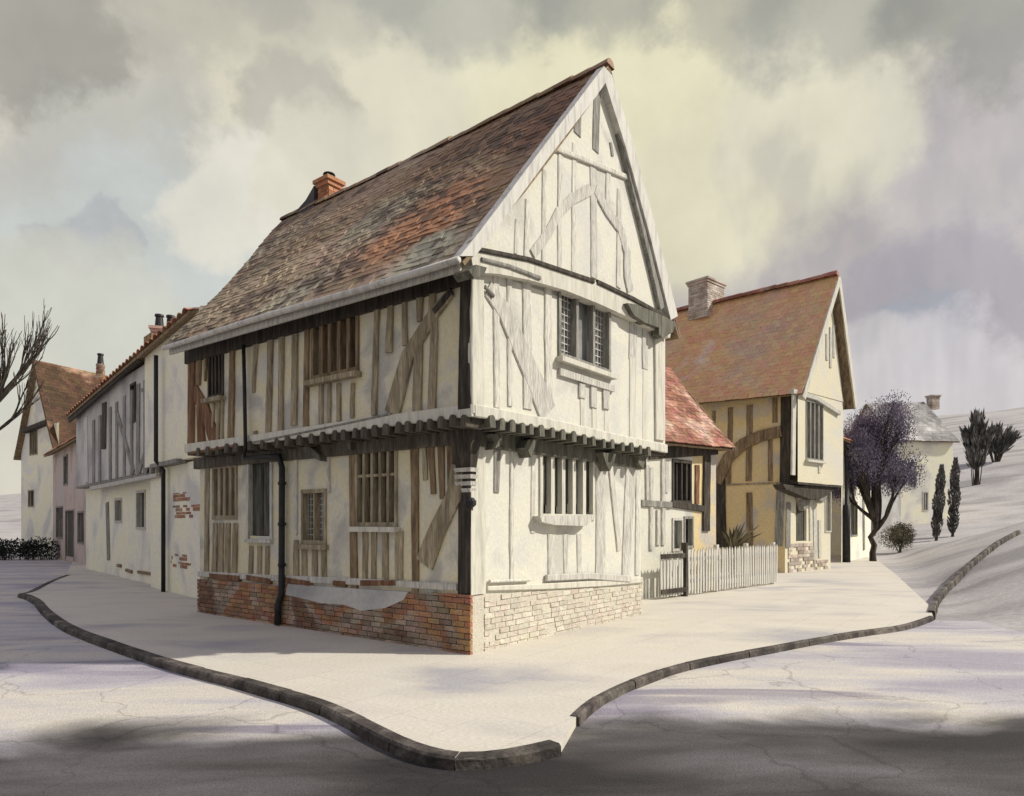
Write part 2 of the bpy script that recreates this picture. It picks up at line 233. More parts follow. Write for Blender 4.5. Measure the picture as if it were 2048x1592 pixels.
# ---------------------------------------------------------------- object helpers
ORIG = {}
def finish(o, label=None, cat=None, group=None, kind=None):
    if label: o['label'] = label
    if cat: o['category'] = cat
    if group: o['group'] = group
    if kind: o['kind'] = kind
    return o
def empty(name, loc, label, cat, group=None):
    o = bpy.data.objects.new(name, None); COL.objects.link(o); o.location = loc; o.empty_display_size = .3
    ORIG[o.name] = Vector(loc); return finish(o, label, cat, group)
class MB:
    def __init__(s): s.v = []; s.f = []; s.smooth = False
    def add(s, vs, fs):
        b = len(s.v); s.v += [Vector(x) for x in vs]; s.f += [tuple(b+i for i in f) for f in fs]; return s
    def box8(s, p):   # p: bottom ring 0-3, top ring 4-7
        return s.add(p, [(3, 2, 1, 0), (4, 5, 6, 7), (0, 1, 5, 4), (1, 2, 6, 5), (2, 3, 7, 6), (3, 0, 4, 7)])
    def prism(s, front, off):
        n = len(front); back = [Vector(p)+off for p in front]
        return s.add(list(front)+back, [tuple(range(n)), tuple(range(2*n-1, n-1, -1))]+[(i, n+i, n+(i+1) % n, (i+1) % n) for i in range(n)])
    def tube(s, pts, rad, n=8, cap=True):
        pts = [Vector(p) for p in pts]; rad = rad if isinstance(rad, (list, tuple)) else [rad]*len(pts); rings = []; up = None
        for i, p in enumerate(pts):
            d = (pts[min(i+1, len(pts)-1)]-pts[max(i-1, 0)]).normalized()
            if up is None: up = d.orthogonal().normalized()
            up = (up-d*up.dot(d)).normalized() if (up-d*up.dot(d)).length > 1e-5 else d.orthogonal().normalized()
            b = d.cross(up); rings += [p+(up*math.cos(2*math.pi*k/n)+b*math.sin(2*math.pi*k/n))*rad[i] for k in range(n)]
        fs = [(i*n+k, i*n+(k+1) % n, (i+1)*n+(k+1) % n, (i+1)*n+k) for i in range(len(pts)-1) for k in range(n)]
        if cap: fs += [tuple(range(n-1, -1, -1)), tuple(range((len(pts)-1)*n, len(pts)*n))]
        return s.add(rings, fs)
    def build(s, name, mat, parent=None, loc=None, smooth=False, fix=True, label=None):
        o0 = ORIG[parent.name] if parent else Vector(loc or (0, 0, 0))
        me = bpy.data.meshes.new(name); me.from_pydata([v-o0 for v in s.v], [], s.f); me.materials.append(M[mat] if isinstance(mat, str) else mat)
        if fix:
            bm = bmesh.new(); bm.from_mesh(me); bmesh.ops.recalc_face_normals(bm, faces=bm.faces); bm.to_mesh(me); bm.free()
        if smooth:
            for p in me.polygons: p.use_smooth = True
        o = bpy.data.objects.new(name, me); COL.objects.link(o)
        if parent: o.parent = parent
        else: o.location = o0
        ORIG[o.name] = o0
        if label: o['label'] = label
        return o

def ground_pt(u, v, z=0.0):
    """The point of the level z that the photograph shows at (u, v)."""
    t = F*(EYE-z)/(v-HV); return Vector(((u-CX)/F*t, t, z))

class Fac:
    """A vertical wall plane: s runs along it, z up, o outwards."""
    def __init__(s, O, d, side=None):
        s.O = Vector((O[0], O[1])); s.d = Vector((d[0], d[1])).normalized()
        n = Vector((-s.d.y, s.d.x)); mid = s.O+s.d
        s.n = n if n.dot(-mid) > 0 else -n
        if side: s.n = -s.n
    def pt(s, a, z, o=0.0):
        q = s.O+s.d*a+s.n*o; return Vector((q.x, q.y, z))
    def hit(s, u, v, o=0.0):
        P = s.O+s.n*o; rx = (u-CX)/F
        det = s.d.x*(-1)-(-rx)*s.d.y
        a = (-P.x*(-1)-(-rx)*(-P.y))/det; t = (s.d.x*(-P.y)-s.d.y*(-P.x))/det
        return a, EYE+(HV-v)/F*t
    def shift(s, ds, do):
        q = s.O+s.d*ds+s.n*do; f = Fac((q.x, q.y), s.d); f.n = s.n; return f
    def box(s, mb, a0, a1, z0, z1, o0, o1):
        return mb.box8([s.pt(a0, z0, o0), s.pt(a1, z0, o0), s.pt(a1, z0, o1), s.pt(a0, z0, o1), s.pt(a0, z1, o0), s.pt(a1, z1, o0), s.pt(a1, z1, o1), s.pt(a0, z1, o1)])
    def poly(s, mb, sz, o0, o1):
        n = s.n; return mb.prism([s.pt(a, z, o1) for a, z in sz], Vector((n.x, n.y, 0))*(o0-o1))
    def pix(s, pts, o=0.0): return [s.hit(u, v, o) for u, v in pts]

def ribbon(fac, path, w, o0, o1, mb, wob=.006):
    """A timber of slightly uneven outline along path [(s,z)], widths w at each point."""
    pts = []; ws = []
    for i in range(len(path)-1):
        n = max(2, int(((path[i+1][0]-path[i][0])**2+(path[i+1][1]-path[i][1])**2)**.5/.22))
        for k in range(n):
            t = k/n; pts.append((path[i][0]*(1-t)+path[i+1][0]*t, path[i][1]*(1-t)+path[i+1][1]*t)); ws.append(w[i]*(1-t)+w[i+1]*t)
    pts.append(path[-1]); ws.append(w[-1])
    ring = []
    drift = 0
    for i, (a, z) in enumerate(pts):
        p, q = pts[max(0, i-1)], pts[min(len(pts)-1, i+1)]
        dx, dz = q[0]-p[0], q[1]-p[1]; l = math.hypot(dx, dz) or 1; nx, nz = -dz/l, dx/l
        drift = drift*.6+random.uniform(-wob, wob)
        h = ws[i]/2
        l0, r0 = (a+nx*(h+random.uniform(-wob, wob))+drift*nx, z+nz*(h)), (a-nx*(h+random.uniform(-wob, wob))+drift*nx, z-nz*(h))
        fr = .012
        ring.append([fac.pt(*l0, o0), fac.pt(l0[0]-0*fr, l0[1], o1-.008), fac.pt(l0[0]-nx*fr, l0[1]-nz*fr, o1), fac.pt(r0[0]+nx*fr, r0[1]+nz*fr, o1), fac.pt(r0[0], r0[1], o1-.008), fac.pt(*r0, o0)])
    vs = [p for r_ in ring for p in r_]; n = 6
    fs = [(i*n+k, i*n+(k+1) % n, (i+1)*n+(k+1) % n, (i+1)*n+k) for i in range(len(ring)-1) for k in range(n)]
    fs += [tuple(range(n-1, -1, -1)), tuple(range((len(ring)-1)*n, len(ring)*n))]
    mb.add(vs, fs)

def stud(fac, parent, u0, v0, u1, v1, wpx, mat, name='stud', o1=.035, wpx2=None, mids=(), o0=-.02):
    """A timber drawn from photo point (u0,v0) to (u1,v1), wpx photo pixels wide, standing proud of its wall."""
    pp = [(u0, v0)]+list(mids)+[(u1, v1)]; path = fac.pix(pp, o1); W = []
    for i, (u, v) in enumerate(pp):
        w = wpx+(((wpx2 or wpx)-wpx)*i/(len(pp)-1)); W.append(abs(fac.hit(u+w/2, v, o1)[0]-fac.hit(u-w/2, v, o1)[0]))
    if abs(path[-1][0]-path[0][0]) > 1.2*abs(path[-1][1]-path[0][1]):      # lying timbers: the width is measured upright
        W = [abs(fac.hit(u, v-w/2, o1)[1]-fac.hit(u, v+w/2, o1)[1]) for (u, v), w in zip(pp, [wpx+((wpx2 or wpx)-wpx)*i/(len(pp)-1) for i in range(len(pp))])]
    mb = MB(); ribbon(fac, path, W, o0, o1+random.uniform(-.004, .004), mb); return mb.build(name, mat, parent)

def wall(fac, parent, s0, s1, zb, zt, holes, mat, name='wall_panel', o=0.0, rev=.14, side_wall=True):
    """A wall sheet with window holes and their reveals. zb, zt: height or function of s."""
    fb = zb if callable(zb) else (lambda a: zb); ft = zt if callable(zt) else (lambda a: zt)
    ss = sorted({s0, s1, *[h[0] for h in holes], *[h[1] for h in holes], *[s0+(s1-s0)*i/8 for i in range(1, 8)]})
    zs = sorted({*[h[2] for h in holes], *[h[3] for h in holes]})
    mb = MB()
    for a, b in zip(ss, ss[1:]):
        if b-a < 1e-5: continue
        zz = [None]+zs+[None]
        for i in range(len(zz)-1):
            za0, za1 = (fb(a), fb(b)) if zz[i] is None else (zz[i], zz[i]); zc0, zc1 = (ft(a), ft(b)) if zz[i+1] is None else (zz[i+1], zz[i+1])
            m_ = (a+b)/2; zm = (za0+zc0)/2
            if any(h[0] < m_ < h[1] and h[2] < zm < h[3] for h in holes): continue
            mb.add([fac.pt(a, za0, o), fac.pt(b, za1, o), fac.pt(b, zc1, o), fac.pt(a, zc0, o)], [(0, 1, 2, 3)])
    for h in holes:
        c = [(h[0], h[2]), (h[1], h[2]), (h[1], h[3]), (h[0], h[3])]
        for i in range(4):
            p, q = c[i], c[(i+1) % 4]; mb.add([fac.pt(*p, o), fac.pt(*q, o), fac.pt(*q, o-rev), fac.pt(*p, o-rev)], [(0, 1, 2, 3)])
    return mb.build(name, mat, parent, fix=False)

def rect(fac, u0, u1, vt, vb, o=0.0):
    um = (u0+u1)/2; vm = (vt+vb)/2
    a, b = sorted((fac.hit(u0, vm, o)[0], fac.hit(u1, vm, o)[0])); return (a, b, fac.hit(um, vb, o)[1], fac.hit(um, vt, o)[1])

def window(fac, parent, h, lights=3, fmat='khaki_timber', gmat='glass_grey', fw=.05, mw=.04, lattice=(), sill=None, o=0.0, rev=.14, bars=0, transom=False, name='window', proud=.03, lat=(5, 9)):
    """Frame with mullions, glazing set back in the reveal, leaded lattice on some lights, a sill."""
    a, b, z0, z1 = h; mb = MB()
    fac.box(mb, a-fw*.4, b+fw*.4, z1-fw*.2, z1+fw, o-.05, o+proud); fac.box(mb, a-fw*.4, b+fw*.4, z0-fw, z0+fw*.2, o-.05, o+proud)
    fac.box(mb, a-fw*.4, a+fw*.6, z0+fw*.2, z1-fw*.2, o-.05, o+proud-.004); fac.box(mb, b-fw*.6, b+fw*.4, z0+fw*.2, z1-fw*.2, o-.05, o+proud-.004)
    w = mb.build(name, fmat, parent)
    g = MB(); g.add([fac.pt(a, z0, o-rev+.02), fac.pt(b, z0, o-rev+.02), fac.pt(b, z1, o-rev+.02), fac.pt(a, z1, o-rev+.02)], [(0, 1, 2, 3)]); g.build('pane', gmat, w, fix=False)
    wl = (b-a)/lights
    for i in range(1, lights):
        m_ = MB(); x = a+wl*i+random.uniform(-.01, .01); fac.box(m_, x-mw/2, x+mw/2, z0+fw*.2, z1-fw*.2, o-.09, o+proud-.012); m_.build('mullion', fmat, w)
    if transom:
        m_ = MB(); zt = z0+(z1-z0)*.62; fac.box(m_, a, b, zt-.02, zt+.02, o-.085, o+proud-.02); m_.build('transom', fmat, w)
    if lattice:
        for i in lattice:
            m_ = MB(); x0, x1 = a+wl*i, a+wl*(i+1)
            for k in range(1, lat[0]): x = x0+(x1-x0)*k/lat[0]; fac.box(m_, x-.006, x+.006, z0, z1, o-.105, o-.09)
            for k in range(1, lat[1]): z = z0+(z1-z0)*k/lat[1]; fac.box(m_, x0, x1, z-.006, z+.006, o-.103, o-.088)
            m_.build('lattice', 'white_paint', w)
    if sill:
        m_ = MB(); fac.box(m_, a-.07, b+.07, z0-fw-.075, z0-fw-.003, o-.02, o+.12); m_.build('sill', sill, w)
    return w

def bricks(fac, s0, s1, zb, zt, mb, o=0.0, L=.225, H=.07, gap=.012, depth=.03, skip=0.0):
    fb = zb if callable(zb) else (lambda a: zb); ft = zt if callable(zt) else (lambda a: zt)
    zmax = max(ft(s0), ft(s1)); z = min(fb(s0), fb(s1)); r_ = 0
    while z < zmax:
        a = s0-(L/2 if r_ % 2 else 0)
        while a < s1:
            l = L*random.uniform(.9, 1.08); x0, x1 = max(a, s0), min(a+l-gap, s1)
            if x1-x0 > .03 and random.random() >= skip:
                j = lambda: random.uniform(-.005, .005)
                t = ft((x0+x1)/2); z1 = min(z+H-gap, t)
                if z1-z > .02 and z >= fb((x0+x1)/2)-.03: mb.box8([fac.pt(x0+j(), z+j(), o-.02), fac.pt(x1+j(), z+j(), o-.02), fac.pt(x1+j(), z+j(), o+depth+j()), fac.pt(x0+j(), z+j(), o+depth+j()), fac.pt(x0+j(), z1+j(), o-.02), fac.pt(x1+j(), z1+j(), o-.02), fac.pt(x1+j(), z1+j(), o+depth+j()), fac.pt(x0+j(), z1+j(), o+depth+j())])
            a += l
        z += H; r_ += 1
    return mb

def chimney(parent, c, d, w, dp, z0, z1, mat, pots=1, pot_mat='iron', pot_h=.45, cap=True, mort='mortar'):
    """A brick stack standing centred at c (x, y), its broad side along d."""
    d = Vector((d[0], d[1])).normalized(); n = Vector((-d.y, d.x)); c = Vector((c[0], c[1]))
    core = MB(); q = [c+d*sx*(w/2)+n*sy*(dp/2) for sx, sy in ((-1, -1), (1, -1), (1, 1), (-1, 1))]
    core.box8([(*p, z0) for p in q]+[(*p, z1) for p in q]); st = core.build('chimney', mort, parent)
    mb = MB()
    for i in range(4):
        p, r_ = q[i], q[(i+1) % 4]; f = Fac(p, r_-p); mid = (p+r_)/2; f.n = (mid-c).normalized(); bricks(f, 0, (r_-p).length, z0, z1, mb, depth=.02, H=.085, L=.24)
    mb.build('brickwork', mat, st)
    if cap:
        mb = MB()
        for k, (e, za, zb_) in enumerate(((.05, z1-.02, z1+.07), (.09, z1+.072, z1+.15))):
            q2 = [c+d*sx*(w/2+e)+n*sy*(dp/2+e) for sx, sy in ((-1, -1), (1, -1), (1, 1), (-1, 1))]; mb.box8([(*p, za) for p in q2]+[(*p, zb_) for p in q2])
        mb.build('chimney_cap', mat, st); z1 += .15
    for k in range(pots):
        p = c+d*((k-(pots-1)/2)*w*.5); mb = MB()
        mb.tube([(*p, z1-.01), (*p, z1+pot_h*.1), (*p, z1+pot_h*.85), (*p, z1+pot_h*.86), (*p, z1+pot_h)], [.15, .13, .10, .135, .125], 12); mb.build('chimney_pot', pot_mat, st, smooth=False)
    return st

def tiled_roof(parent, A0, A1, B0, B1, tw, th, mat, name='roof', sag=.05, thick=.02, jit=1.0, under='brown_timber', ends=None):
    """Plain tiles laid course by course between the eave A0-A1 and the ridge B0-B1."""
    A0, A1, B0, B1 = map(Vector, (A0, A1, B0, B1)); nrm_ = (A1-A0).cross(B0-A0).normalized()
    if nrm_.z < 0: nrm_ = -nrm_
    def P(u, v):
        p = A0.lerp(A1, u).lerp(B0.lerp(B1, u), v)
        return p+nrm_*(-sag*math.sin(math.pi*min(max(v, 0), 1))*(.5+.5*math.sin(math.pi*u))+.03*jit*mnoise.noise(p*.7)+.012*jit*mnoise.noise(p*2.3))
    mb = MB(); nv = max(2, int(((B0-A0).length+(B1-A1).length)/2/th)); v = 0
    for j in range(nv):
        v0, v1 = j/nv, (j+1.9)/nv; lo = A0.lerp(B0, v0); hi = A1.lerp(B1, v0); nu = max(3, int((hi-lo).length/tw)); off = (j % 2)*.5
        for i in range(nu+1):
            u0, u1 = max(0, (i-off)/nu), min(1, (i+1-off)/nu)
            if u1-u0 < .15/nu: continue
            ju = .003/nu*30/30*jit; g = .035/nu
            a = u0+g*random.uniform(.3, 1); b = u1-g*random.uniform(.3, 1); dv = random.uniform(-.10, .06)*jit/nv
            l1, l2 = .030+random.uniform(-.006, .009)*jit, .030+random.uniform(-.006, .009)*jit
            vt = min(v1, 1.0)
            pts = [P(a, v0+dv)+nrm_*(l1-thick), P(b, v0+dv)+nrm_*(l2-thick), P(b, vt)+nrm_*.0, P(a, vt)+nrm_*.0]
            mb.box8(pts+[pts[0]+nrm_*thick, pts[1]+nrm_*thick, pts[2]+nrm_*thick, pts[3]+nrm_*thick])
    o = mb.build(name, mat, parent)
    sl = MB(); n = 10; up = [P(i/n, k/6)-nrm_*.035 for k in range(7) for i in range(n+1)]
    dn = [p-nrm_*.05 for p in up]; q = lambda i, k: k*(n+1)+i; T = len(up)
    fs = [(q(i, k), q(i+1, k), q(i+1, k+1), q(i, k+1)) for k in range(6) for i in range(n)]
    fs2 = [tuple(T+x for x in reversed(f)) for f in fs]
    ed = [(q(i, 0), q(i+1, 0)) for i in range(n)]+[(q(n, k), q(n, k+1)) for k in range(6)]+[(q(i+1, 6), q(i, 6)) for i in range(n-1, -1, -1)]+[(q(0, k+1), q(0, k)) for k in range(5, -1, -1)]
    sl.add(up+dn, fs+fs2+[(b, a, T+a, T+b) for a, b in ed]); sl.build('roof_boarding', under, o)
    o['P'] = 0; del o['P']
    return o, P
def ridge_caps(parent, pts_fn, n, rad, mat):
    mb = MB()
    for i in range(n):
        a, b = Vector(pts_fn(i/n)), Vector(pts_fn((i+1.06)/n)); d = (b-a).normalized(); sd_ = d.cross(Vector((0, 0, 1))).normalized(); up = sd_.cross(d); vs = []
        r_ = rad*random.uniform(.93, 1.08); lift = random.uniform(-.012, .012)
        for k, p in enumerate((a, b)):
            rr = r_*(1.0 if k == 0 else .92)
            for q in range(9): t = math.pi*(q/8); vs.append(p+sd_*math.cos(t)*rr+up*(math.sin(t)*rr-.03+lift))
        mb.add(vs, [(q, q+1, 10+q, 9+q) for q in range(8)]+[tuple(range(9)), tuple(range(17, 8, -1))])
    return mb.build('ridge_tiles', mat, parent)
def pantile_roof(parent, A0, A1, B0, B1, mat, tw=.26, name='roof', amp=.045):
    A0, A1, B0, B1 = map(Vector, (A0, A1, B0, B1)); nr = (A1-A0).cross(B0-A0).normalized()
    if nr.z < 0: nr = -nr
    ln = (A1-A0).length; nt = max(4, int(ln/tw)); co = max(3, int((B0-A0).length/.34)); mb = MB(); S = 6
    for c in range(co):
        for i in range(nt):
            vs = []; lift = random.uniform(-.006, .01)
            for k in range(S+1):
                u = (i+k/S*1.08)/nt; h = amp*(math.sin(math.pi*k/S)*1.0)
                for v, e in ((c/co, .04), ((c+1.15)/co, .0)): vs.append(A0.lerp(A1, min(u, 1)).lerp(B0.lerp(B1, min(u, 1)), min(v, 1))+nr*(h+e+lift))
            vs2 = [p-nr*.018 for p in vs]; T = len(vs)
            fs = [(2*k, 2*k+2, 2*k+3, 2*k+1) for k in range(S)]+[(T+2*k+1, T+2*k+3, T+2*k+2, T+2*k) for k in range(S)]+[(2*k, T+2*k, T+2*k+2, 2*k+2) for k in range(S)]
            mb.add(vs+vs2, fs)
    o = mb.build(name, mat, parent)
    sl = MB(); sl.prism([A0, A1, B1, B0], -nr*.06); sl.build('roof_boarding', 'brown_timber', o)
    return o
def beam3(name, a, b, w, h, mat, parent, up=(0, 0, 1), label=None, seg=1):
    a, b = Vector(a), Vector(b); d = (b-a).normalized(); sd_ = d.cross(Vector(up)).normalized(); u2 = sd_.cross(d); mb = MB()
    q = [(-1, -1), (1, -1), (1, 1), (-1, 1)]
    mb.box8([a+sd_*x*w/2+u2*y*h/2 for x, y in q]+[b+sd_*x*w/2+u2*y*h/2 for x, y in q]); return mb.build(name, mat, parent, label=label)

# ---------------------------------------------------------------- terrain, road, pavement, kerbs
def sm(a, b, x): t = min(1, max(0, (x-a)/(b-a))); return t*t*(3-2*t)
def terrain(x, y):
    d = .6*x+.8*y; q = max(0, d-34); h = .0042*q*q if q < 42 else .0042*42*42+.35*(q-42)*.6
    h = min(h, 22)
    w = x-(7.6+(y-12)*.5); w = max(0, w-.3); b = .28*w*min(1, .35+w*.5); b = min(b, 2.2)*sm(9.5, 13, y)*(1-sm(30, 42, y))
    n = 0
    if h > .3 or b > .2: n = .25*mnoise.noise(Vector((x*.12, y*.12, 0)))*min(1, (h+b))
    return h+b+n
def terrain_hit(u, v):
    rx, rz = (u-CX)/F, (HV-v)/F; t = 4
    while t < 150:
        if EYE+rz*t <= terrain(rx*t, t): return Vector((rx*t, t, terrain(rx*t, t)))
        t += .05
    return Vector((rx*60, 60, terrain(rx*60, 60)))
mb = MB(); xs = [-420, -300, -200, -130, -90, -60]+[-40+4*i for i in range(10)]+[i*.5 for i in range(0, 44)]+[i*1.0 for i in range(22, 61)]+[64, 70, 78, 90, 110, 140, 190, 260, 340, 440]
ys = [-120, -60, -30, -12]+[i*1.0 for i in range(0, 8)]+[8+i*.5 for i in range(0, 54)]+[i*1.0 for i in range(35, 76)]+[80, 88, 98, 112, 130, 160, 200, 270, 360, 480]
for y in ys:
    for x in xs: mb.v.append(Vector((x, y, terrain(x, y)-.13)))
nx = len(xs)
for j in range(len(ys)-1):
    for i in range(nx-1): mb.f.append((j*nx+i, j*nx+i+1, (j+1)*nx+i+1, (j+1)*nx+i))
finish(mb.build('ground', 'grass_bank', smooth=True, fix=False), kind='structure')
mb = MB(); mb.add([(-45, -14, -.08), (40, -14, -.08), (40, 10.6, -.08), (7.5, 12.0, -.08), (4, 34, -.08), (-45, 34, -.08)], [(0, 1, 2, 3, 4, 5)])
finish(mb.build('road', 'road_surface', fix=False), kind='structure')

KL = [(36, 1188), (52, 1192), (70, 1202), (85, 1220), (110, 1240), (150, 1262), (230, 1291), (310, 1318), (400, 1343), (470, 1360), (530, 1377), (590, 1394), (640, 1411), (690, 1434), (740, 1460), (800, 1489), (860, 1508), (920, 1516), (990, 1513), (1060, 1502), (1120, 1488)]
KS = [(132, 1150), (100, 1162), (60, 1182), (36, 1188)]
KR = [(1152, 1434), (1180, 1408), (1215, 1386), (1270, 1361), (1355, 1332), (1450, 1311), (1560, 1291), (1640, 1276), (1720, 1263), (1810, 1250), (1866, 1232)]
gp = lambda L: [ground_pt(u, v, 0.0) for u, v in L]
def smooth_path(P, n=6):
    out = []
    for i in range(len(P)-1):
        p0, p1, p2, p3 = P[max(i-1, 0)], P[i], P[i+1], P[min(i+2, len(P)-1)]
        for k in range(n):
            t = k/n; out.append(.5*((2*p1)+(p2-p0)*t+(2*p0-5*p1+4*p2-p3)*t*t+(3*p1-p0-3*p2+p3)*t**3))
    return out+[P[-1]]
pl, ps, pr = smooth_path(gp(KL)), smooth_path(gp(KS)), smooth_path(gp(KR))
edge = ps[:-1]+pl+pr
far = [Vector((8.3, 13.5, 0)), Vector((12.4, 22, 0)), Vector((16.6, 31, 0)), Vector((17.5, 36, 0)), Vector((0, 44, 0)), Vector((-24, 44, 0)), Vector((-24, 37, 0)), Vector((-20, 31, 0))]
mb = MB(); mb.prism(edge+far, Vector((0, 0, -.125)))
finish(mb.build('pavement', 'paving'), kind='structure')
def kerb(name, P, w=.12, zt=.006, zb=-.125, stone=.8, side=1, gaps=0.0, mat='kerb_stone'):
    mb = MB(); L = [0]
    for a, b in zip(P, P[1:]): L.append(L[-1]+(b-a).length)
    def at(l):
        for i in range(len(P)-1):
            if l <= L[i+1]: return P[i].lerp(P[i+1], (l-L[i])/max(1e-6, L[i+1]-L[i]))
        return P[-1]
    l = 0
    while l < L[-1]-.05:
        e = min(L[-1], l+stone*random.uniform(.75, 1.2)); n = 4; ring = []
        dz = random.uniform(.001, .008); sh = random.uniform(-.006, .006)
        for k in range(n+1):
            q = l+.006+(e-l-.012)*k/n; p = at(q); d = (at(min(L[-1], q+.03))-at(max(0, q-.03))).normalized(); sdv = Vector((d.y, -d.x, 0))*side
            z = p.z
            ring.append([p+sdv*(.03+sh)+Vector((0, 0, zb)), p+sdv*(.02+sh)+Vector((0, 0, zt+dz-.018)), p+sdv*sh+Vector((0, 0, zt+dz)), p-sdv*w+Vector((0, 0, zt+dz-.004)), p-sdv*w+Vector((0, 0, zb))])
        if gaps and random.random() < gaps: l = e; continue
        vs = [p for r_ in ring for p in r_]; m_ = 5
        fs = [(i*m_+k, i*m_+(k+1) % m_, (i+1)*m_+(k+1) % m_, (i+1)*m_+k) for i in range(n) for k in range(m_)]+[tuple(range(m_)), tuple(range(n*m_+m_-1, n*m_-1, -1))]
        mb.add(vs, fs); l = e
    return finish(mb.build(name, mat), kind='structure')
kerb('kerb', ps[:-1]+pl); kerb('kerb', pr, w=.055, zt=.003, stone=.7)
bank = smooth_path([terrain_hit(u, v) for u, v in ((1868, 1226), (1876, 1200), (1898, 1172), (1930, 1140), (1962, 1112), (1996, 1086), (2040, 1062))], 5)
kerb('kerb', bank, w=.09, zt=.035, zb=-.25, stone=.55)

# ---------------------------------------------------------------- the timber framed house on the corner
dL, dR = Vector((-.79239, .61001)), Vector((.61001, .79239))
C0 = Vector((-.527, 8.5198)); J = .30
D0 = C0-(dR+dL)*J
L0, R0 = Fac(C0, dL), Fac(C0, dR); L1, R1 = Fac(D0, dL), Fac(D0, dR)
for f, n in ((L0, -dR), (L1, -dR), (R0, -dL), (R1, -dL)): f.n = n.copy()
def W(a, b, z): q = D0+dL*a+dR*b; return Vector((q.x, q.y, z))
H = empty('timber_framed_house', (C0.x, C0.y, 0), 'large cream timber framed corner house with jettied upper floor and steep mossy tiled roof', 'house')
LEN0, LEN1, WID0, WID1 = 6.62, 6.80, 4.66, 5.33
# plinth
zpt = lambda a: .745-.022*a
mb = MB(); L0.box(mb, -.0, LEN0, -.03, .60, -.25, .015); L0.poly(mb, [(0.0, .605), (LEN0, .605), (LEN0, zpt(LEN0)), (0.0, zpt(0))], -.2, .012)
pm = mb.build('plinth', 'mortar', H); bricks(L0, -.03, LEN0, -.03, zpt, MB(), o=.0).build
b_ = MB(); bricks(L0, -.045, LEN0, -.03, zpt, b_, o=.02, H=.074); b_.build('brickwork', 'brick', pm)
rp = MB(); L0.poly(rp, L0.pix([(575, 1168), (690, 1176), (815, 1184), (806, 1200), (770, 1216), (722, 1222), (690, 1210), (640, 1206), (600, 1196), (570, 1190)], .06), .0, .056); rp.build('render_patch', 'grey_render', H)
zpr = lambda a: .735-.045*a
mb = MB(); R0.poly(mb, [(.0, -.03), (WID0, -.03), (WID0, zpr(WID0)), (.0, zpr(0))], -.25, .016); pm = mb.build('plinth', 'wash_mortar', H, label='limewashed brick plinth under the gable')
b_ = MB(); bricks(R0, .26, WID0, -.03, zpr, b_, o=.012, H=.074, skip=.12, depth=.016); b_.build('brickwork', 'wash_brick', pm)
# ground floor walls
h_l0 = [rect(L0, 428, 474, 935, 1032), rect(L0, 499, 543, 925, 1072), rect(L0, 606, 652, 985, 1082), rect(L0, 714, 794, 892, 1046)]
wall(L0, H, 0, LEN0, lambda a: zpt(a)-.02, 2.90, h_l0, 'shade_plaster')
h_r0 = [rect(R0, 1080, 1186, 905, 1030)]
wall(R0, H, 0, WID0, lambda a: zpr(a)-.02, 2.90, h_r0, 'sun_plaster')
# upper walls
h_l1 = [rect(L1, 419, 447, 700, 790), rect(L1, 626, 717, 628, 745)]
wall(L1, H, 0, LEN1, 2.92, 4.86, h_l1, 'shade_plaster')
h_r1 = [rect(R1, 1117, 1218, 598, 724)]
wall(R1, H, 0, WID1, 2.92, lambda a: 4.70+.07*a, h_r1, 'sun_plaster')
# gable above the tie beam
tie_top = [(948, 502), (1060, 520), (1190, 563), (1345, 642)]
gp_ = R1.pix([(935, 505), (1060, 522), (1190, 566), (1350, 648), (1216, 158), (1208, 150)], .05)
mb = MB(); R1.poly(mb, gp_, -.1, .05); mb.build('gable_panel', 'sun_plaster', H)
mb = MB(); R1.poly(mb, R1.pix([(940, 500), (1000, 508), (1060, 520), (1130, 540), (1190, 563), (1270, 600), (1345, 642), (1340, 676), (1270, 640), (1195, 606), (1130, 580), (1060, 560), (1000, 548), (948, 544)], .12), -.05, .12); mb.build('tie_beam', 'lime_timber', H)
stud(R1, H, 955, 497, 1190, 562, 9, 'dark_timber', 'drip_board', .15, mids=((1060, 518),), o0=.1)
stud(R1, H, 1197, 563, 1345, 640, 9, 'dark_timber', 'drip_board', .15, mids=((1270, 598),), o0=.1)
stud(R1, H, 965, 518, 1082, 556, 8, 'grey_timber', 'drip_board', .145, mids=((1020, 532),), o0=.1)
# hidden back walls and floor slabs close the shell
mb = MB()
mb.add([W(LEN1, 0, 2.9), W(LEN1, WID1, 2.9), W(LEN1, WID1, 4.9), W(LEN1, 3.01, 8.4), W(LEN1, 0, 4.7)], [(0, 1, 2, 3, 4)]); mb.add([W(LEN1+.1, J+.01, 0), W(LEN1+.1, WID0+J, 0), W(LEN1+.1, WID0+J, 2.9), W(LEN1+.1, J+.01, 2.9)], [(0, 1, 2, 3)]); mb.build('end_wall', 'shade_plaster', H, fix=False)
mb = MB(); mb.add([W(0, WID1, 2.92), W(LEN1, WID1, 2.92), W(LEN1, WID1, 5.1), W(0, WID1, 5.1)], [(0, 1, 2, 3)]); mb.add([W(J, WID0+J, 0), W(LEN1, WID0+J, 0), W(LEN1, WID0+J, 2.92), W(J, WID0+J, 2.92)], [(0, 1, 2, 3)]); mb.build('rear_wall', 'sun_plaster', H, fix=False)
mb = MB(); mb.box8([W(0.01, 0.01, 2.86), W(LEN1, .01, 2.86), W(LEN1, WID1, 2.86), W(.01, WID1, 2.86), W(.01, .01, 2.915), W(LEN1, .01, 2.915), W(LEN1, WID1, 2.915), W(.01, WID1, 2.915)]); mb.build('jetty_soffit', 'dark_timber', H)
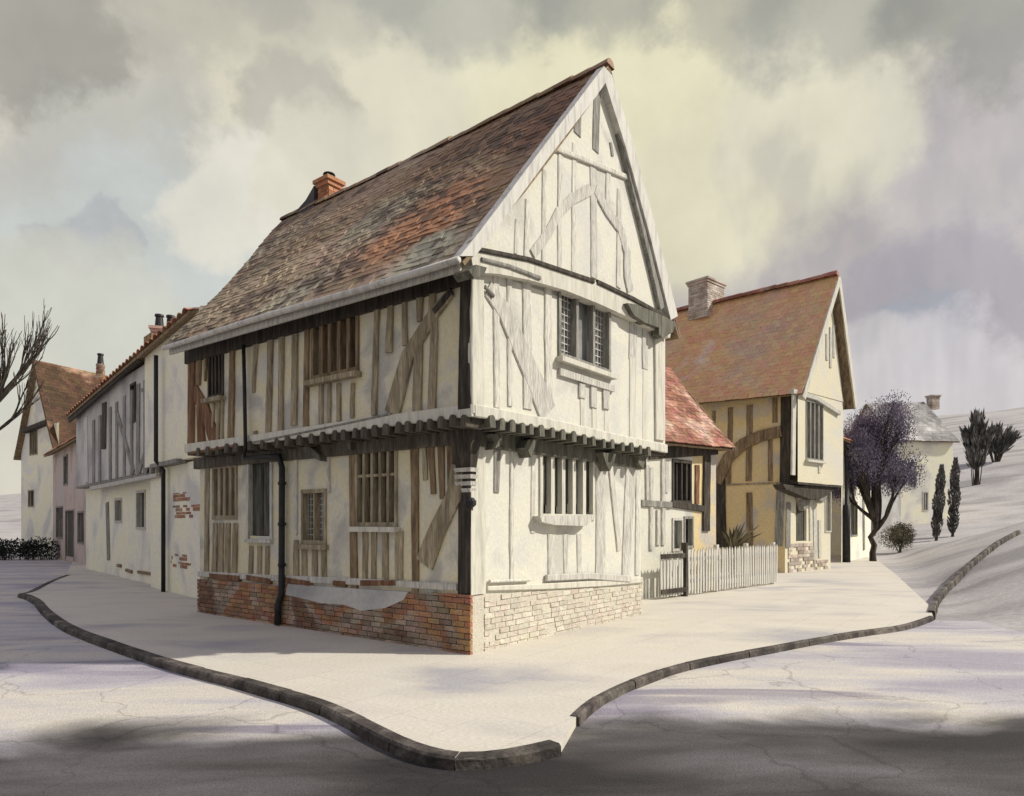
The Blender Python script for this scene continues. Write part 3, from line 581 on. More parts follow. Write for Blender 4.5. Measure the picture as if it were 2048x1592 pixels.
# bressummers, jetty plates, joist ends
mb = MB(); ribbon(L1, [(-.03, 2.985), (2.3, 2.995), (4.6, 2.98), (LEN1, 2.985)], [.15]*4, -.03, .05, mb, .004); mb.build('bressummer', 'lime_timber', H)
mb = MB(); ribbon(R1, [(.0, 2.985), (1.8, 3.0), (3.6, 2.98), (WID1, 2.985)], [.15]*4, -.03, .05, mb, .004); mb.build('bressummer', 'lime_timber', H)
stud(L1, H, 780, 828, 620, 862, 4.5, 'grey_timber', 'moulding', .06, o0=0); stud(L1, H, 620, 862, 500, 886, 4.5, 'grey_timber', 'moulding', .06, o0=0); stud(L1, H, 470, 890, 378, 907, 5, 'red_timber', 'moulding', .06, o0=0)
mb = MB(); ribbon(L0, [(-.02, 2.745), (2, 2.73), (4.4, 2.745), (LEN0+.12, 2.74)], [.21, .19, .21, .20], -.05, .06, mb, .012); mb.build('jetty_plate', 'brown_grey_timber', H)
mb = MB(); ribbon(R0, [(.12, 2.735), (1.6, 2.72), (3.2, 2.73), (WID0+.1, 2.72)], [.24, .22, .23, .22], -.05, .06, mb, .014); mb.build('jetty_plate', 'olive_timber', H)
def joist(f, a, z, w, hgt, mat='brown_grey_timber'):
    mb = MB(); r_ = w/2; tilt = random.uniform(-.012, .012)
    ring = [(a-r_, z-hgt)]+[(a-r_*math.cos(math.pi*k/8)+tilt, z+r_*1.15*math.sin(math.pi*k/8)) for k in range(9)]+[(a+r_, z-hgt)]
    f.poly(mb, ring, -.25, .07+random.uniform(0, .02)); mb.build('joist_end', mat, H)
for u in (926, 905, 882, 860, 838, 816, 795, 771, 750, 727, 709, 687, 668, 645, 622, 598, 574, 552, 524, 500, 470, 452, 433, 415, 396):
    a = L1.hit(u, 850, .07)[0]; joist(L1, a, 2.895+random.uniform(-.01, .01), .10*random.uniform(.8, 1.15), .09)
for u in (984, 1004, 1024, 1045, 1063, 1084, 1105, 1126, 1148, 1168, 1187, 1207, 1226, 1245, 1263, 1281, 1297):
    a = R1.hit(u, 870, .07)[0]; joist(R1, a, 2.895+random.uniform(-.01, .01), .105*random.uniform(.8, 1.15), .09, 'olive_timber')
# carved drop brackets below the gable jetty, curved brackets on the street side
def drop(f, parent, pts, mat='olive_timber', o0=.0, o1=.16, name='bracket'):
    mb = MB(); f.poly(mb, f.pix(pts, o1), o0, o1); return mb.build(name, mat, parent)
drop(R0, H, [(980, 868), (1012, 866), (1010, 885), (998, 893), (985, 899), (988, 882)])
drop(R0, H, [(1056, 880), (1078, 876), (1070, 893), (1062, 915), (1056, 898), (1048, 896)], o1=.2)
drop(R0, H, [(1206, 905), (1232, 908), (1228, 925), (1220, 942), (1212, 927)], o1=.2)
drop(R0, H, [(1275, 908), (1296, 912), (1290, 925), (1286, 938), (1278, 926)])
drop(L0, H, [(618, 892), (600, 895), (612, 908), (628, 916), (641, 922), (636, 908)], o1=.16)
drop(L0, H, [(700, 876), (668, 882), (684, 892), (702, 900)], o1=.12)
# corner post with flared head and carved capital
mb = MB()
cp = lambda z, w, e: [(*(C0-dR*e-dL*e), z), (*(C0-dR*e+dL*w), z), (*(C0+dR*w*.35+dL*w), z), (*(C0+dR*w*.35-dL*e), z)]
rings = [cp(.74, .19, .02), cp(1.5, .18, .022), cp(1.93, .18, .022), cp(2.1, .19, .03), cp(2.35, .20, .05), cp(2.6, .24, .09), cp(2.86, .28, .13)]
vs = [p for r_ in rings for p in r_]; mb.add(vs, [(i*4+k, i*4+(k+1) % 4, i*4+4+(k+1) % 4, i*4+4+k) for i in range(len(rings)-1) for k in range(4)]+[(3, 2, 1, 0), tuple(range(len(vs)-4, len(vs)))]); post = mb.build('corner_post', 'dark_timber', H)  # dark timber stands in for the shade on the left face
mb = MB(); R0.poly(mb, [(-.015, .74), (.27, .74), (.26, 2.45), (.33, 2.62), (.33, 2.84), (-.015, 2.84)], -.03, .034); mb.build('lit_post_face', 'lime_timber', H)  # pale facing puts the post's lit side into the colour
mb = MB()
for k in range(4): z = 2.03+.085*k; e = .03+.012*k; mb.box8([(*(C0-dR*e-dL*e), z), (*(C0-dR*e+dL*.2), z), (*(C0+dR*.07+dL*.2), z), (*(C0+dR*.07-dL*e), z)]+[(*(C0-dR*(e+.012)-dL*(e+.012)), z+.05), (*(C0-dR*(e+.012)+dL*.21), z+.05), (*(C0+dR*.08+dL*.21), z+.05), (*(C0+dR*.08-dL*(e+.012)), z+.05)])
mb.build('capital', 'silver_timber', post)
mb = MB(); c_ = C0-(dR+dL)*.05; mb.tube([(*c_, 1.83), (*c_, 1.87), (*c_, 1.92), (*c_, 1.96)], [.03, .075, .075, .04], 10); mb.build('boss', 'iron', post)
# ---- street wall, upper floor timbers
T = lambda *a, **k: stud(L1, H, *a, **k)
T(930, 540, 927, 818, 20, 'dark_timber', 'corner_post', .05, wpx2=26)
T(382, 712, 380, 900, 12, 'red_timber', 'corner_post')
T(397, 705, 395, 770, 8, 'brown_timber'); T(409, 705, 408, 762, 6, 'brown_timber', wpx2=3)
T(386, 779, 432, 893, 14, 'red_timber', 'brace', wpx2=20, mids=((408, 820),), o1=.03)
T(397, 812, 402, 896, 11, 'red_timber', wpx2=14)
T(425, 802, 424, 855, 4, 'khaki_timber'); T(434, 800, 434, 882, 6, 'khaki_timber'); T(443, 798, 442, 884, 5, 'khaki_timber')
T(463, 686, 459, 895, 9, 'brown_timber', wpx2=11)
T(510, 674, 505, 785, 10, 'khaki_timber', wpx2=5); T(508, 862, 509, 886, 8, 'khaki_timber')
T(539, 672, 534, 872, 10, 'khaki_timber'); T(561, 670, 559, 862, 9, 'khaki_timber'); T(588, 668, 586, 850, 11, 'khaki_timber'); T(612, 655, 610, 858, 9, 'brown_timber', wpx2=10)
for u, v in ((640, 848), (656, 844), (676, 842), (703, 835)): T(u, 766, u-1, v, 7, 'khaki_timber', wpx2=8)
T(752, 602, 746, 830, 10, 'khaki_timber', wpx2=11); T(779, 600, 775, 705, 9, 'khaki_timber', wpx2=13); T(807, 592, 808, 690, 9, 'khaki_timber', wpx2=10)
T(900, 584, 782, 826, 15, 'khaki_timber', 'brace', wpx2=30, o1=.045, mids=((868, 622), (812, 712)))
T(901, 580, 866, 622, 13, 'dark_timber', 'brace_head', .062, o0=.03)
T(838, 578, 836, 642, 15, 'khaki_timber', wpx2=10); T(865, 572, 861, 630, 13, 'khaki_timber', wpx2=9); T(836, 664, 832, 828, 15, 'khaki_timber', wpx2=17); T(867, 632, 862, 824, 12, 'khaki_timber', wpx2=16)
mb = MB(); L1.box(mb, .02, LEN1, 4.50, 4.80, -.05, .05); mb.build('wall_plate', 'dark_timber', H)
window(L1, H, h_l1[0], 4, 'dark_timber', 'glass_dark', sill='khaki_timber', mw=.05)
window(L1, H, h_l1[1], 5, 'brown_timber', 'glass_grey', sill='khaki_timber', mw=.07, fw=.06)
# ---- street wall, ground floor timbers
T = lambda *a, **k: stud(L0, H, *a, **k)
T(412, 935, 411, 1160, 8, 'khaki_timber')
for u in (426, 438, 452, 466): T(u+3, 1046, u, 1156, 8, 'khaki_timber', wpx2=10)
for u in (500, 517, 533): T(u, 1092, u-1, 1160, 7, 'khaki_timber', wpx2=8)
for u, v in ((590, 1080), (606, 1086), (627, 1086), (645, 1086)): T(u, v, u, 1166, 9, 'khaki_timber', wpx2=11)
T(702, 900, 706, 1190, 11, 'brown_timber', 'post', wpx2=15)
for u, w in ((729, 9), (746, 9), (769, 11), (796, 15)): T(u, 1062, u-1, 1158, w, 'khaki_timber')
T(827, 893, 829, 1188, 15, 'brown_timber', 'post', wpx2=13)
T(858, 880, 864, 988, 13, 'brown_timber', wpx2=9); T(880, 884, 881, 998, 13, 'brown_timber', wpx2=9); T(900, 892, 901, 1005, 14, 'brown_timber', wpx2=10); T(845, 874, 848, 960, 10, 'khaki_timber', wpx2=8)
T(914, 930, 846, 1128, 26, 'khaki_timber', 'brace', wpx2=34, mids=((906, 990), (872, 1060)), o1=.045)
T(590, 905, 590, 1070, 6, 'silver_timber'); T(655, 900, 656, 985, 5, 'silver_timber')
T(937, 1004, 932, 1186, 6, 'dark_timber', 'post', .03)  # dark strip on the corner post, colouring in its shaded face
mb = MB(); ribbon(L0, [(.2, .83), (2.4, .79), (4.6, .735), (LEN0, .70)], [.09, .10, .10, .10], -.03, .045, mb, .012); mb.build('sole_plate', 'silver_timber', H)
for p in (((478, 1157), (418, 1152)), ((540, 1163), (492, 1155)), ((620, 1168), (568, 1160)), ((790, 1166), (720, 1166)), ((690, 1168), (665, 1166))): stud(L0, H, *p[0], *p[1], 11, 'red_timber', 'sole_plate', .055, o0=.0)
window(L0, H, h_l0[0], 4, 'khaki_timber', 'glass_dark', sill=None, mw=.09, fw=.06)
mb = MB(); a, b, z0, z1 = h_l0[1]
for k in range(4): x0 = a+(b-a)*k/4; L0.box(mb, x0+.006, x0+(b-a)/4-.006, z0+.01, z1-.01, -.10, -.06+random.uniform(0, .01))
sh_ = mb.build('shutter', 'dark_board', H, label='dark boarded shutter closing the tall opening')
mb = MB()
for x in (a-.05, b-.01): L0.box(mb, x, x+.06, z0-.05, z1, -.05, .03)
L0.box(mb, a-.05, b+.05, z0-.11, z0-.052, -.05, .07); mb.build('shutter_frame', 'silver_timber', sh_)
window(L0, H, h_l0[2], 2, 'khaki_timber', 'glass_dark', sill='khaki_timber', lattice=(0, 1), lat=(4, 8))
window(L0, H, h_l0[3], 5, 'khaki_timber', 'glass_grey', sill='lime_timber', mw=.05, transom=True)
mb = MB(); a, b, z0, z1 = h_l0[3]
for k in range(8): x0 = a+(b-a)*k/8; L0.box(mb, x0+.004, x0+(b-a)/8-.004, z1-.66-random.uniform(-.2, .12), z1-.004, -.082, -.06)
mb.build('blind', 'dark_board', H, label='dark slatted blind hanging in the top of the window')
# ---- gable wall, upper floor timbers
T = lambda *a, **k: stud(R1, H, *a, **({**dict(o1=.016), **k} if len(a) < 8 else k))
T(957, 548, 958, 828, 24, 'lime_timber', 'corner_post', .04, wpx2=26)
T(993, 548, 995, 815, 12, 'pale_timber'); T(1019, 552, 1021, 812, 9, 'pale_timber'); T(1054, 556, 1057, 818, 17, 'pale_timber')
T(977, 576, 1098, 826, 24, 'silver_timber', 'brace', wpx2=36, mids=((1010, 622), (1058, 730)), o1=.024)
T(972, 572, 990, 592, 8, 'grey_timber', 'brace_head', .06, o0=.03)
T(1098, 575, 1100, 815, 14, 'pale_timber', o1=.026)
for u, v in ((1166, 796), (1189, 815), (1214, 818)): T(u, 768, u, v, 12, 'silver_timber', o1=.03)
for u, v, w in ((1166, 800, 10), (1189, 818, 10), (1214, 822, 10), (1266, 722, 13), (1291, 742, 10)): T(u, v-6, u, {1166: 868, 1189: 872, 1214: 876, 1266: 888, 1291: 892}[u], w, 'lime_timber', o1=.012)
T(1268, 634, 1266, 720, 15, 'silver_timber'); T(1291, 644, 1291, 738, 11, 'silver_timber')
T(1320, 660, 1322, 880, 18, 'lime_timber', 'corner_post', .04)
w_ = window(R1, H, h_r1[0], 3, 'grey_timber', 'glass_grey', sill='lime_timber', lattice=(0, 2), mw=.07, fw=.06)
mb = MB(); a, b, z0, z1 = h_r1[0]; R1.box(mb, a-.1, b+.1, z1+.062, z1+.16, -.02, .10); mb.build('hood', 'grey_timber', w_)
mb = MB(); R1.box(mb, a-.02, b+.1, z0-.32, z0-.22, -.02, .05); mb.build('window_rail', 'silver_timber', H)
drop(R1, H, [(938, 540), (952, 529), (974, 535), (968, 550), (948, 556)], o0=.05, o1=.3)
drop(R1, H, [(1255, 606), (1270, 608), (1300, 620), (1332, 634), (1352, 645), (1346, 664), (1326, 676), (1318, 668), (1318, 655), (1290, 645), (1268, 630)], o0=.05, o1=.2)
# ---- gable triangle timbers
T = lambda *a, **k: stud(R1, H, *a, **{**dict(o1=.064, o0=.03), **k})
T(1187, 335, 1189, 556, 13, 'silver_timber', 'king_post'); T(1157, 205, 1155, 268, 14, 'grey_timber'); T(1196, 160, 1192, 302, 13, 'grey_timber')
for u, va, vb in ((1036, 440, 508), (1056, 400, 514), (1090, 340, 524), (1122, 310, 536), (1150, 288, 545), (1240, 380, 575), (1218, 345, 430)): T(u, va, u-2, vb, 9, 'pale_timber')
T(1066, 508, 1182, 378, 12, 'silver_timber', 'curved_brace', o1=.072, mids=((1098, 466), (1118, 425), (1145, 398)))
T(1192, 378, 1262, 582, 13, 'silver_timber', 'curved_brace', o1=.072, mids=((1215, 420), (1240, 455), (1255, 505), (1256, 555)))
T(1094, 288, 1262, 356, 10, 'pale_timber', 'collar', o1=.095, mids=((1170, 318),))
T(1222, 285, 1226, 312, 5, 'grey_timber')
mb = MB(); R1.poly(mb, R1.pix([(920, 512), (960, 462), (1010, 396), (1110, 262), (1208, 132), (1222, 150), (1190, 196), (1100, 312), (1035, 400), (985, 470), (950, 512)], .17), .045, .17); mb.build('bargeboard', 'white_paint', H)
mb = MB(); R1.poly(mb, R1.pix([(1208, 132), (1224, 150), (1262, 270), (1312, 455), (1356, 632), (1342, 640), (1300, 470), (1252, 295), (1212, 168)], .165), .045, .165); mb.build('bargeboard', 'white_paint', H)
stud(R1, H, 1221, 172, 1331, 612, 12, 'grey_timber', 'barge_inner_strip', .13, mids=((1254, 300), (1293, 455)), wpx2=20, o0=.04)  # grey strip along the inner edge of the right bargeboard
# ---- gable wall, ground floor timbers
T = lambda *a, **k: stud(R0, H, *a, **({**dict(o1=.018), **k} if len(a) < 8 else k))
T(996, 890, 994, 985, 13, 'grey_timber', wpx2=11); T(1025, 890, 1025, 1160, 8, 'pale_timber'); T(1069, 900, 1067, 1066, 9, 'pale_timber', 'post')
T(1200, 905, 1202, 1150, 17, 'silver_timber', 'post', wpx2=20, mids=((1203, 1030),)); T(1264, 915, 1252, 1152, 26, 'silver_timber', 'post', wpx2=15, mids=((1262, 960),)); T(1277, 930, 1275, 1150, 8, 'pale_timber')
T(1222, 930, 1240, 1100, 9, 'pale_timber', o1=.025)
for u in (1101, 1133, 1160): T(u, 1068, u, 1150, 10, 'silver_timber', wpx2=8)
mb = MB(); ribbon(R0, [(.3, .80), (1.8, .72), (3.2, .66), (WID0, .62)], [.06, .09, .10, .10], -.03, .045, mb, .012); mb.build('sole_plate', 'lime_timber', H)
stud(R0, H, 1095, 1156, 1262, 1158, 13, 'silver_timber', 'sole_plate', .06, o0=.02, mids=((1180, 1152),)); stud(R0, H, 982, 1163, 1062, 1160, 6, 'pale_timber', 'sole_plate', .06, o0=.02)
window(R0, H, h_r0[0], 5, 'lime_timber', 'glass_dark', sill=None, mw=.09, fw=.07)
drop(R0, H, [(1080, 1032), (1186, 1030), (1186, 1040), (1172, 1052), (1110, 1050), (1084, 1044)], 'silver_timber', .0, .14, 'window_shelf')
mb = MB(); a, b, z0, z1 = h_r0[0]
for k in range(4): x0 = a+(b-a)*(k+.15)/4; R0.box(mb, x0, x0+(b-a)/5, z1-.80+random.uniform(-.1, .1), z1-.004, -.085, -.065)
mb.build('blind', 'dark_board', H, label='dark cloth strips hanging in the top of the window')
# ---- roof
VO = -.16
lr, P = tiled_roof(H, W(VO, -.38, 4.64), W(6.75, -.38, 4.74), W(VO, 3.01, 8.63), W(8.35, 3.01, 8.55), .21, .15, 'old_roof_tile', sag=.08, jit=1.3)
rr_, _ = tiled_roof(H, W(VO, 5.62, 5.05), W(6.75, 5.62, 4.95), W(VO, 3.03, 8.63), W(8.35, 3.03, 8.55), .3, .2, 'old_roof_tile', sag=.04)
ridge_caps(lr, lambda t: W(VO-.02+8.5*t, 3.02, 8.66-.08*t-.05*math.sin(math.pi*t)), 26, .12, 'old_roof_tile')
a_, b2_ = W(VO, -.42, 4.60), W(6.8, -.42, 4.70)
g_ = MB(); g_.tube([a_.lerp(b2_, i/8)+Vector((0, 0, .02-.012*math.sin(i))) for i in range(9)], .042, 8); g_.build('gutter', 'white_paint', H, smooth=True)
beam3('fascia', W(VO+.05, -.33, 4.60), W(6.75, -.33, 4.68), .03, .16, 'silver_timber', H)
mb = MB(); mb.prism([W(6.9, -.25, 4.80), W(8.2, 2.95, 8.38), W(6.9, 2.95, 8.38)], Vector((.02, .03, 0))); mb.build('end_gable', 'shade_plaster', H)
# chimney at the far end of the ridge
def ridge_at(u):
    best = min((abs((CX+F*W(k*.05, 3.0, 8.6).x/W(k*.05, 3.0, 8.6).y)-u), k*.05) for k in range(0, 180)); return best[1]
k_ = ridge_at(646); ch = W(k_, 3.15, 0)
st = chimney(H, (ch.x, ch.y), dL, .34, .30, 8.2, 8.92, 'orange_brick', pots=1, pot_mat='iron', pot_h=.16)
k2 = ridge_at(618); mb = MB(); base_ = W(k2, 3.1, 0); b3 = W(k2+.35, 3.1, 0); c3 = W(k_+.2, 3.1, 0)
hh = [(c3.x, c3.y, 8.95), (c3.x, c3.y, 8.45), (b3.x, b3.y, 8.45), (b3.x, b3.y, 8.58), (base_.x, base_.y, 8.72)]
mb.prism([Vector(p)+Vector((-.12, -.15, 0)) for p in hh], Vector((.24, .3, 0))); mb.build('chimney_side_block', 'dark_grey', st)  # dark grey block beside the stack
# downpipe
mb = MB(); pp = [L1.pt(*L1.hit(487, 690, .09), .09), L1.pt(*L1.hit(489, 780, .09), .09), L1.pt(*L1.hit(491, 893, .1), .1)]
q0 = L0.hit(492, 916, .3); q1 = L0.hit(558, 912, .14); q2 = L0.hit(564, 935, .09); q3 = L0.hit(563, 1170, .09); q4 = L0.hit(562, 1188, .1); q5 = L0.hit(556, 1210, .12); q6 = L0.hit(555, 1236, .12)
mb.tube(pp+[L0.pt(q0[0], q0[1], .33), L0.pt(q1[0]+.25, q1[1], .22), L0.pt(*q1, .14), L0.pt(*q2, .09), L0.pt(*q3, .09), L0.pt(*q4, .1), L0.pt(*q5, .12), L0.pt(q6[0], .02, .12)], [.03, .03, .03, .032, .04, .05, .05, .05, .05, .055, .055], 10)
for z in (.95, 1.6, 2.25): q = q2[0]; mb.tube([L0.pt(q, z, .09), L0.pt(q, z+.05, .09)], .065, 10)
mb.build('downpipe', 'iron', H, smooth=True)

# ---------------------------------------------------------------- cottages up the left hand street
cA, cB = ground_pt(400, 1192), ground_pt(172, 1137)
CF = Fac(cA.xy, (cB-cA).xy); CLEN = (cB-cA).xy.length
K = empty('jettied_cottage', cA, 'grey plastered cottage with low orange pantile roof and rendered end bay beside the corner house', 'house')
sb = CF.hit(318, 1000)[0]; sE = CLEN
CJ = CF.shift(0, .28)
hC = [rect(CF, 231, 244, 1000, 1042), rect(CF, 274, 291, 985, 1055)]
wall(CF, K, -1.2, sE, -.05, 6.0, hC, 'white_render')
for h in hC: window(CF, K, h, 1, 'silver_timber', 'glass_dark', fw=.06)
wall(CJ, K, sb, sE+.1, 2.95, 5.75, [rect(CJ, 262, 272, 770, 842)], 'grey_render', 'upper_wall')
window(CJ, K, rect(CJ, 262, 272, 770, 842), 1, 'dark_timber', 'glass_dark')
mb = MB(); CJ.box(mb, sb, sE+.1, 2.86, 2.93, -.28, .02); mb.build('jetty_soffit', 'grey_timber', K)
mb = MB(); CF.box(mb, -1.2, sb-.02, 3.05, 6.15, -.05, .34); mb.build('end_bay', 'white_render', K)
mb = MB(); CF.box(mb, -1.2, sb-.1, -.05, 3.0, -.05, .22); mb.build('bay_base', 'white_render', K)
mb = MB(); CF.box(mb, CF.hit(396, 950)[0], CF.hit(340, 950)[0], 2.98, 3.07, .1, .46); mb.build('ledge', 'grey_timber', K)
for u0, u1, va, vb in ((347, 380, 985, 1002), (345, 402, 1010, 1022), (349, 386, 1024, 1036), (343, 374, 1108, 1120), (342, 382, 1124, 1136)):
    bk = MB(); a, b, z0, z1 = rect(CF, u0, u1, va, vb, .22); bricks(CF, a, b, z0, z1, bk, o=.198, L=.26, H=.085, skip=.3); bk.build('bared_brick', 'brick', K)
T = lambda *a, **k: stud(CJ, K, *a, **k)
for u, vb, w in ((186, 974, 4), (198, 972, 4), (219, 968, 4), (232, 965, 4), (247, 962, 4), (262, 958, 4), (288, 955, 4), (300, 952, 4)): T(u, 845-.79*(u-170)+8, u, vb, w, 'grey_timber')
T(207, 805, 206, 898, 8, 'dark_timber', 'post'); T(230, 818, 266, 945, 3.5, 'grey_timber', 'brace', mids=((246, 872),)); T(303, 800, 276, 945, 4, 'grey_timber', 'brace', mids=((294, 890),)); T(275, 768, 274, 950, 6, 'grey_timber', 'post')
T(179, 977, 312, 950, 8, 'silver_timber', 'bressummer', .06); T(282, 780, 312, 786, 7, 'grey_timber', 'rail'); T(313, 770, 312, 945, 5, 'grey_timber', 'post')
T(170, 835, 172, 965, 6, 'white_paint', 'corner_post')
stud(CF, K, 213, 1005, 216, 1120, 5, 'grey_timber', 'post'); 
for p in (((233, 1131), (240, 1132)), ((250, 1140), (262, 1144)), ((274, 1144), (302, 1148))): stud(CF, K, *p[0], *p[1], 6, 'brown_timber', 'plinth_stone', .05)
eA, eB = CF.pt(-1.0, 6.05, .55), CF.pt(sE+.3, 5.42, .55)
pantile_roof(K, eA, eB, CF.pt(-1.0, 7.0, -2.2), CF.pt(sE+.3, 6.5, -2.2), 'terracotta', tw=.36, amp=.08)
beam3('eave_board', CF.pt(sb, 5.84, .46), CF.pt(sE+.3, 5.30, .46), .06, .16, 'dark_timber', K)
mb = MB(); mb.add([CF.pt(-1.2, 0, -5), CF.pt(sE, 0, -5), CF.pt(sE, 5.2, -5), CF.pt(sE, 6.4, -2.2), CF.pt(sE, 5.4, 0), CF.pt(sE, 0, 0)], [(1, 2, 3, 4, 5)]); mb.build('end_wall', 'grey_render', K, fix=False)
mb = MB(); mb.prism([CF.pt(-1.0, 6.9, -2.25), CF.pt(sE+.3, 6.44, -2.25), CF.pt(sE+.3, 5.2, -5.2), CF.pt(-1.0, 5.6, -5.2)], Vector((0, 0, .06))); mb.build('rear_roof', 'terracotta', K)
def stack_at(fac, u, o, v=700): a, z = fac.hit(u, v, o); return fac.pt(a, z, o)
q = stack_at(CF, 330, -1.0, 668); chimney(K, q.xy, (1, .35), .62, .5, 5.6, q.z, 'pink_brick', pots=2, pot_mat='iron', pot_h=.42)
q = stack_at(CF, 302, -.6, 668); mb = MB(); mb.box8([(q.x-.11, q.y-.2, 5.7), (q.x+.11, q.y-.2, 5.7), (q.x+.11, q.y+.2, 5.7), (q.x-.11, q.y+.2, 5.7), (q.x-.11, q.y-.2, q.z-.15), (q.x+.11, q.y-.2, q.z), (q.x+.11, q.y+.2, q.z), (q.x-.11, q.y+.2, q.z-.15)]); mb.build('stack_dark_face', 'brown_timber', K)  # dark left face of the stack, built as a separate brown box
q = stack_at(CF, 201, -1.6, 728); chimney(K, q.xy, (1, .2), .24, .26, 5.7, q.z, 'brick', pots=1, pot_mat='iron', pot_h=.45, cap=False)
mb = MB(); q = CF.hit(312, 770, .5); mb.tube([CF.pt(q[0], 5.6, .5), CF.pt(q[0], 3.1, .5), CF.pt(q[0]-.0, 2.9, .34), CF.pt(q[0], .0, .34)], .05, 8); mb.build('downpipe', 'iron', K, smooth=True)

# pink house beyond
pA, pB = ground_pt(174, 1130), ground_pt(106, 1112)
PF = Fac(pA.xy, (pB-pA).xy); PL = (pB-pA).xy.length
Q = empty('pink_house', pA, 'small pink rendered house with terracotta roof between white gable and jettied cottage', 'house')
hP = [rect(PF, 128, 136, 912, 968), rect(PF, 154, 166, 900, 965), rect(PF, 113, 126, 1015, 1075), rect(PF, 156, 168, 1025, 1085)]
wall(PF, Q, -.4, PL, -.05, 4.95, hP+[rect(PF, 132, 148, 1022, 1114)], 'pink_render')
for h in hP: window(PF, Q, h, 2 if h is hP[2] else 1, 'grey_timber', 'glass_dark', fw=.06)
mb = MB(); a, b, z0, z1 = rect(PF, 132, 148, 1022, 1114)
for k in range(4): PF.box(mb, a+(b-a)*k/4+.005, a+(b-a)*(k+1)/4-.005, z0, z1, -.12, -.08)
dd = mb.build('door', 'dark_board', Q); mb = MB(); PF.box(mb, a-.06, a, 0, z1+.06, -.05, .03); PF.box(mb, b, b+.06, 0, z1+.06, -.05, .03); PF.box(mb, a, b, z1, z1+.06, -.05, .03); mb.build('door_frame', 'grey_timber', dd)
pantile_roof(Q, PF.pt(-.4, 4.92, .35), PF.pt(PL+.3, 4.92, .35), PF.pt(-.4, 5.9, -2.2), PF.pt(PL+.3, 5.9, -2.2), 'terracotta', tw=.36)
mb = MB(); mb.add([PF.pt(PL, 0, -4.5), PF.pt(PL, 4.9, -4.5), PF.pt(PL, 5.8, -2.2), PF.pt(PL, 4.9, 0), PF.pt(PL, 0, 0)], [(0, 1, 2, 3, 4)]); mb.build('end_wall', 'pink_render', Q, fix=False)
mb = MB(); mb.prism([PF.pt(-.4, 5.8, -2.2), PF.pt(PL+.3, 5.8, -2.2), PF.pt(PL+.3, 4.8, -4.8), PF.pt(-.4, 4.8, -4.8)], Vector((0, 0, .06))); mb.build('rear_roof', 'terracotta', Q)

# white gabled house closing the left edge
wO = Vector(((118-CX)/F*35.5, 35.5)); WF = Fac(wO, (-.8, .6))
if WF.n.dot(-wO) < 0: WF.n = -WF.n
wd = Vector((.6, .8))
V = empty('white_gabled_house', (wO.x, wO.y, 0), 'tall white gabled house with roof shaded dark brown at the far left of the street', 'house')
zE, zA, hw = 5.7, 10.4, 2.7
hV = [rect(WF, 60, 75, 856, 908), rect(WF, 57, 68, 982, 1012)]
wall(WF, V, -.0, 2*hw, -.1, lambda a: zE+(zA-zE)*(1-abs(a-hw)/hw), hV, 'white_render')
window(WF, V, hV[0], 3, 'khaki_timber', 'glass_dark', fw=.06); window(WF, V, hV[1], 1, 'khaki_timber', 'glass_dark', fw=.06)
stud(WF, V, 42, 862, 93, 842, 8, 'dark_timber', 'hood', .3, o0=-.02)
def wp(a, k, z): q = wO+WF.d*a+wd*k; return Vector((q.x, q.y, z))
tiled_roof(V, wp(-.25, -.3, zE-.45), wp(-.25, 6.2, zE-.45), wp(hw, -.3, zA+.1), wp(hw, 6.2, zA-.3), .3, .2, 'shadowed_terracotta', sag=.15)
tiled_roof(V, wp(2*hw+.25, -.3, zE-.45), wp(2*hw+.25, 6.2, zE-.45), wp(hw, -.3, zA+.1), wp(hw, 6.2, zA-.3), .4, .3, 'shadowed_terracotta')
mb = MB(); mb.add([wp(0, 0, 0), wp(0, 6, 0), wp(0, 6, zE), wp(0, 0, zE)], [(0, 1, 2, 3)]); mb.add([wp(2*hw, 0, 0), wp(2*hw, 6, 0), wp(2*hw, 6, zE), wp(2*hw, 0, zE)], [(0, 1, 2, 3)]); mb.add([wp(0, 6, 0), wp(2*hw, 6, 0), wp(2*hw, 6, zE), wp(hw, 6, zA-.3), wp(0, 6, zE)], [(0, 1, 2, 3, 4)]); mb.build('side_wall', 'white_render', V, fix=False)

# ---------------------------------------------------------------- lean-to, fence, ochre house and lane on the right
fA, fB = Vector(((1268-CX)/F*14.5, 14.5)), Vector(((1432-CX)/F*16.7, 16.7))
FF = Fac(fA, fB-fA); FL = (fB-fA).length
X = empty('tiled_lean_to', (fA.x, fA.y, 0), 'low plastered outhouse with hipped red tile roof against the gable end behind picket fence', 'outhouse')
ze = 3.40
hF = [rect(FF, 1345, 1381, 925, 1002), rect(FF, 1345, 1364, 1040, 1098), rect(FF, 1368, 1385, 1037, 1092)]
sp = FF.hit(1386, 1000)[0]
wall(FF, X, -.6, sp, -.05, ze, hF, 'sun_plaster'); wall(FF, X, sp, FL, -.05, ze, [], 'ochre_plaster')
window(FF, X, hF[0], 2, 'dark_timber', 'glass_dark', fw=.06); window(FF, X, hF[1], 1, 'silver_timber', 'glass_grey', fw=.05); window(FF, X, hF[2], 1, 'grey_timber', 'glass_dark', fw=.05)
T = lambda *a, **k: stud(FF, X, *a, **k)
for u, va, vb in ((1304, 935, 1100), (1318, 1020, 1090), (1328, 915, 1090), (1335, 925, 985), (1296, 930, 1000)): T(u, va, u, vb, 7, 'silver_timber')
T(1284, 1006, 1345, 1010, 13, 'grey_timber', 'rail', .05); T(1345, 1008, 1412, 1018, 13, 'dark_timber', 'rail', .05)
T(1396, 930, 1396, 1008, 8, 'red_timber'); T(1416, 905, 1414, 1062, 13, 'dark_timber', 'post', .05)
T(1300, 908, 1436, 898, 22, 'dark_timber', 'wall_plate', .05)
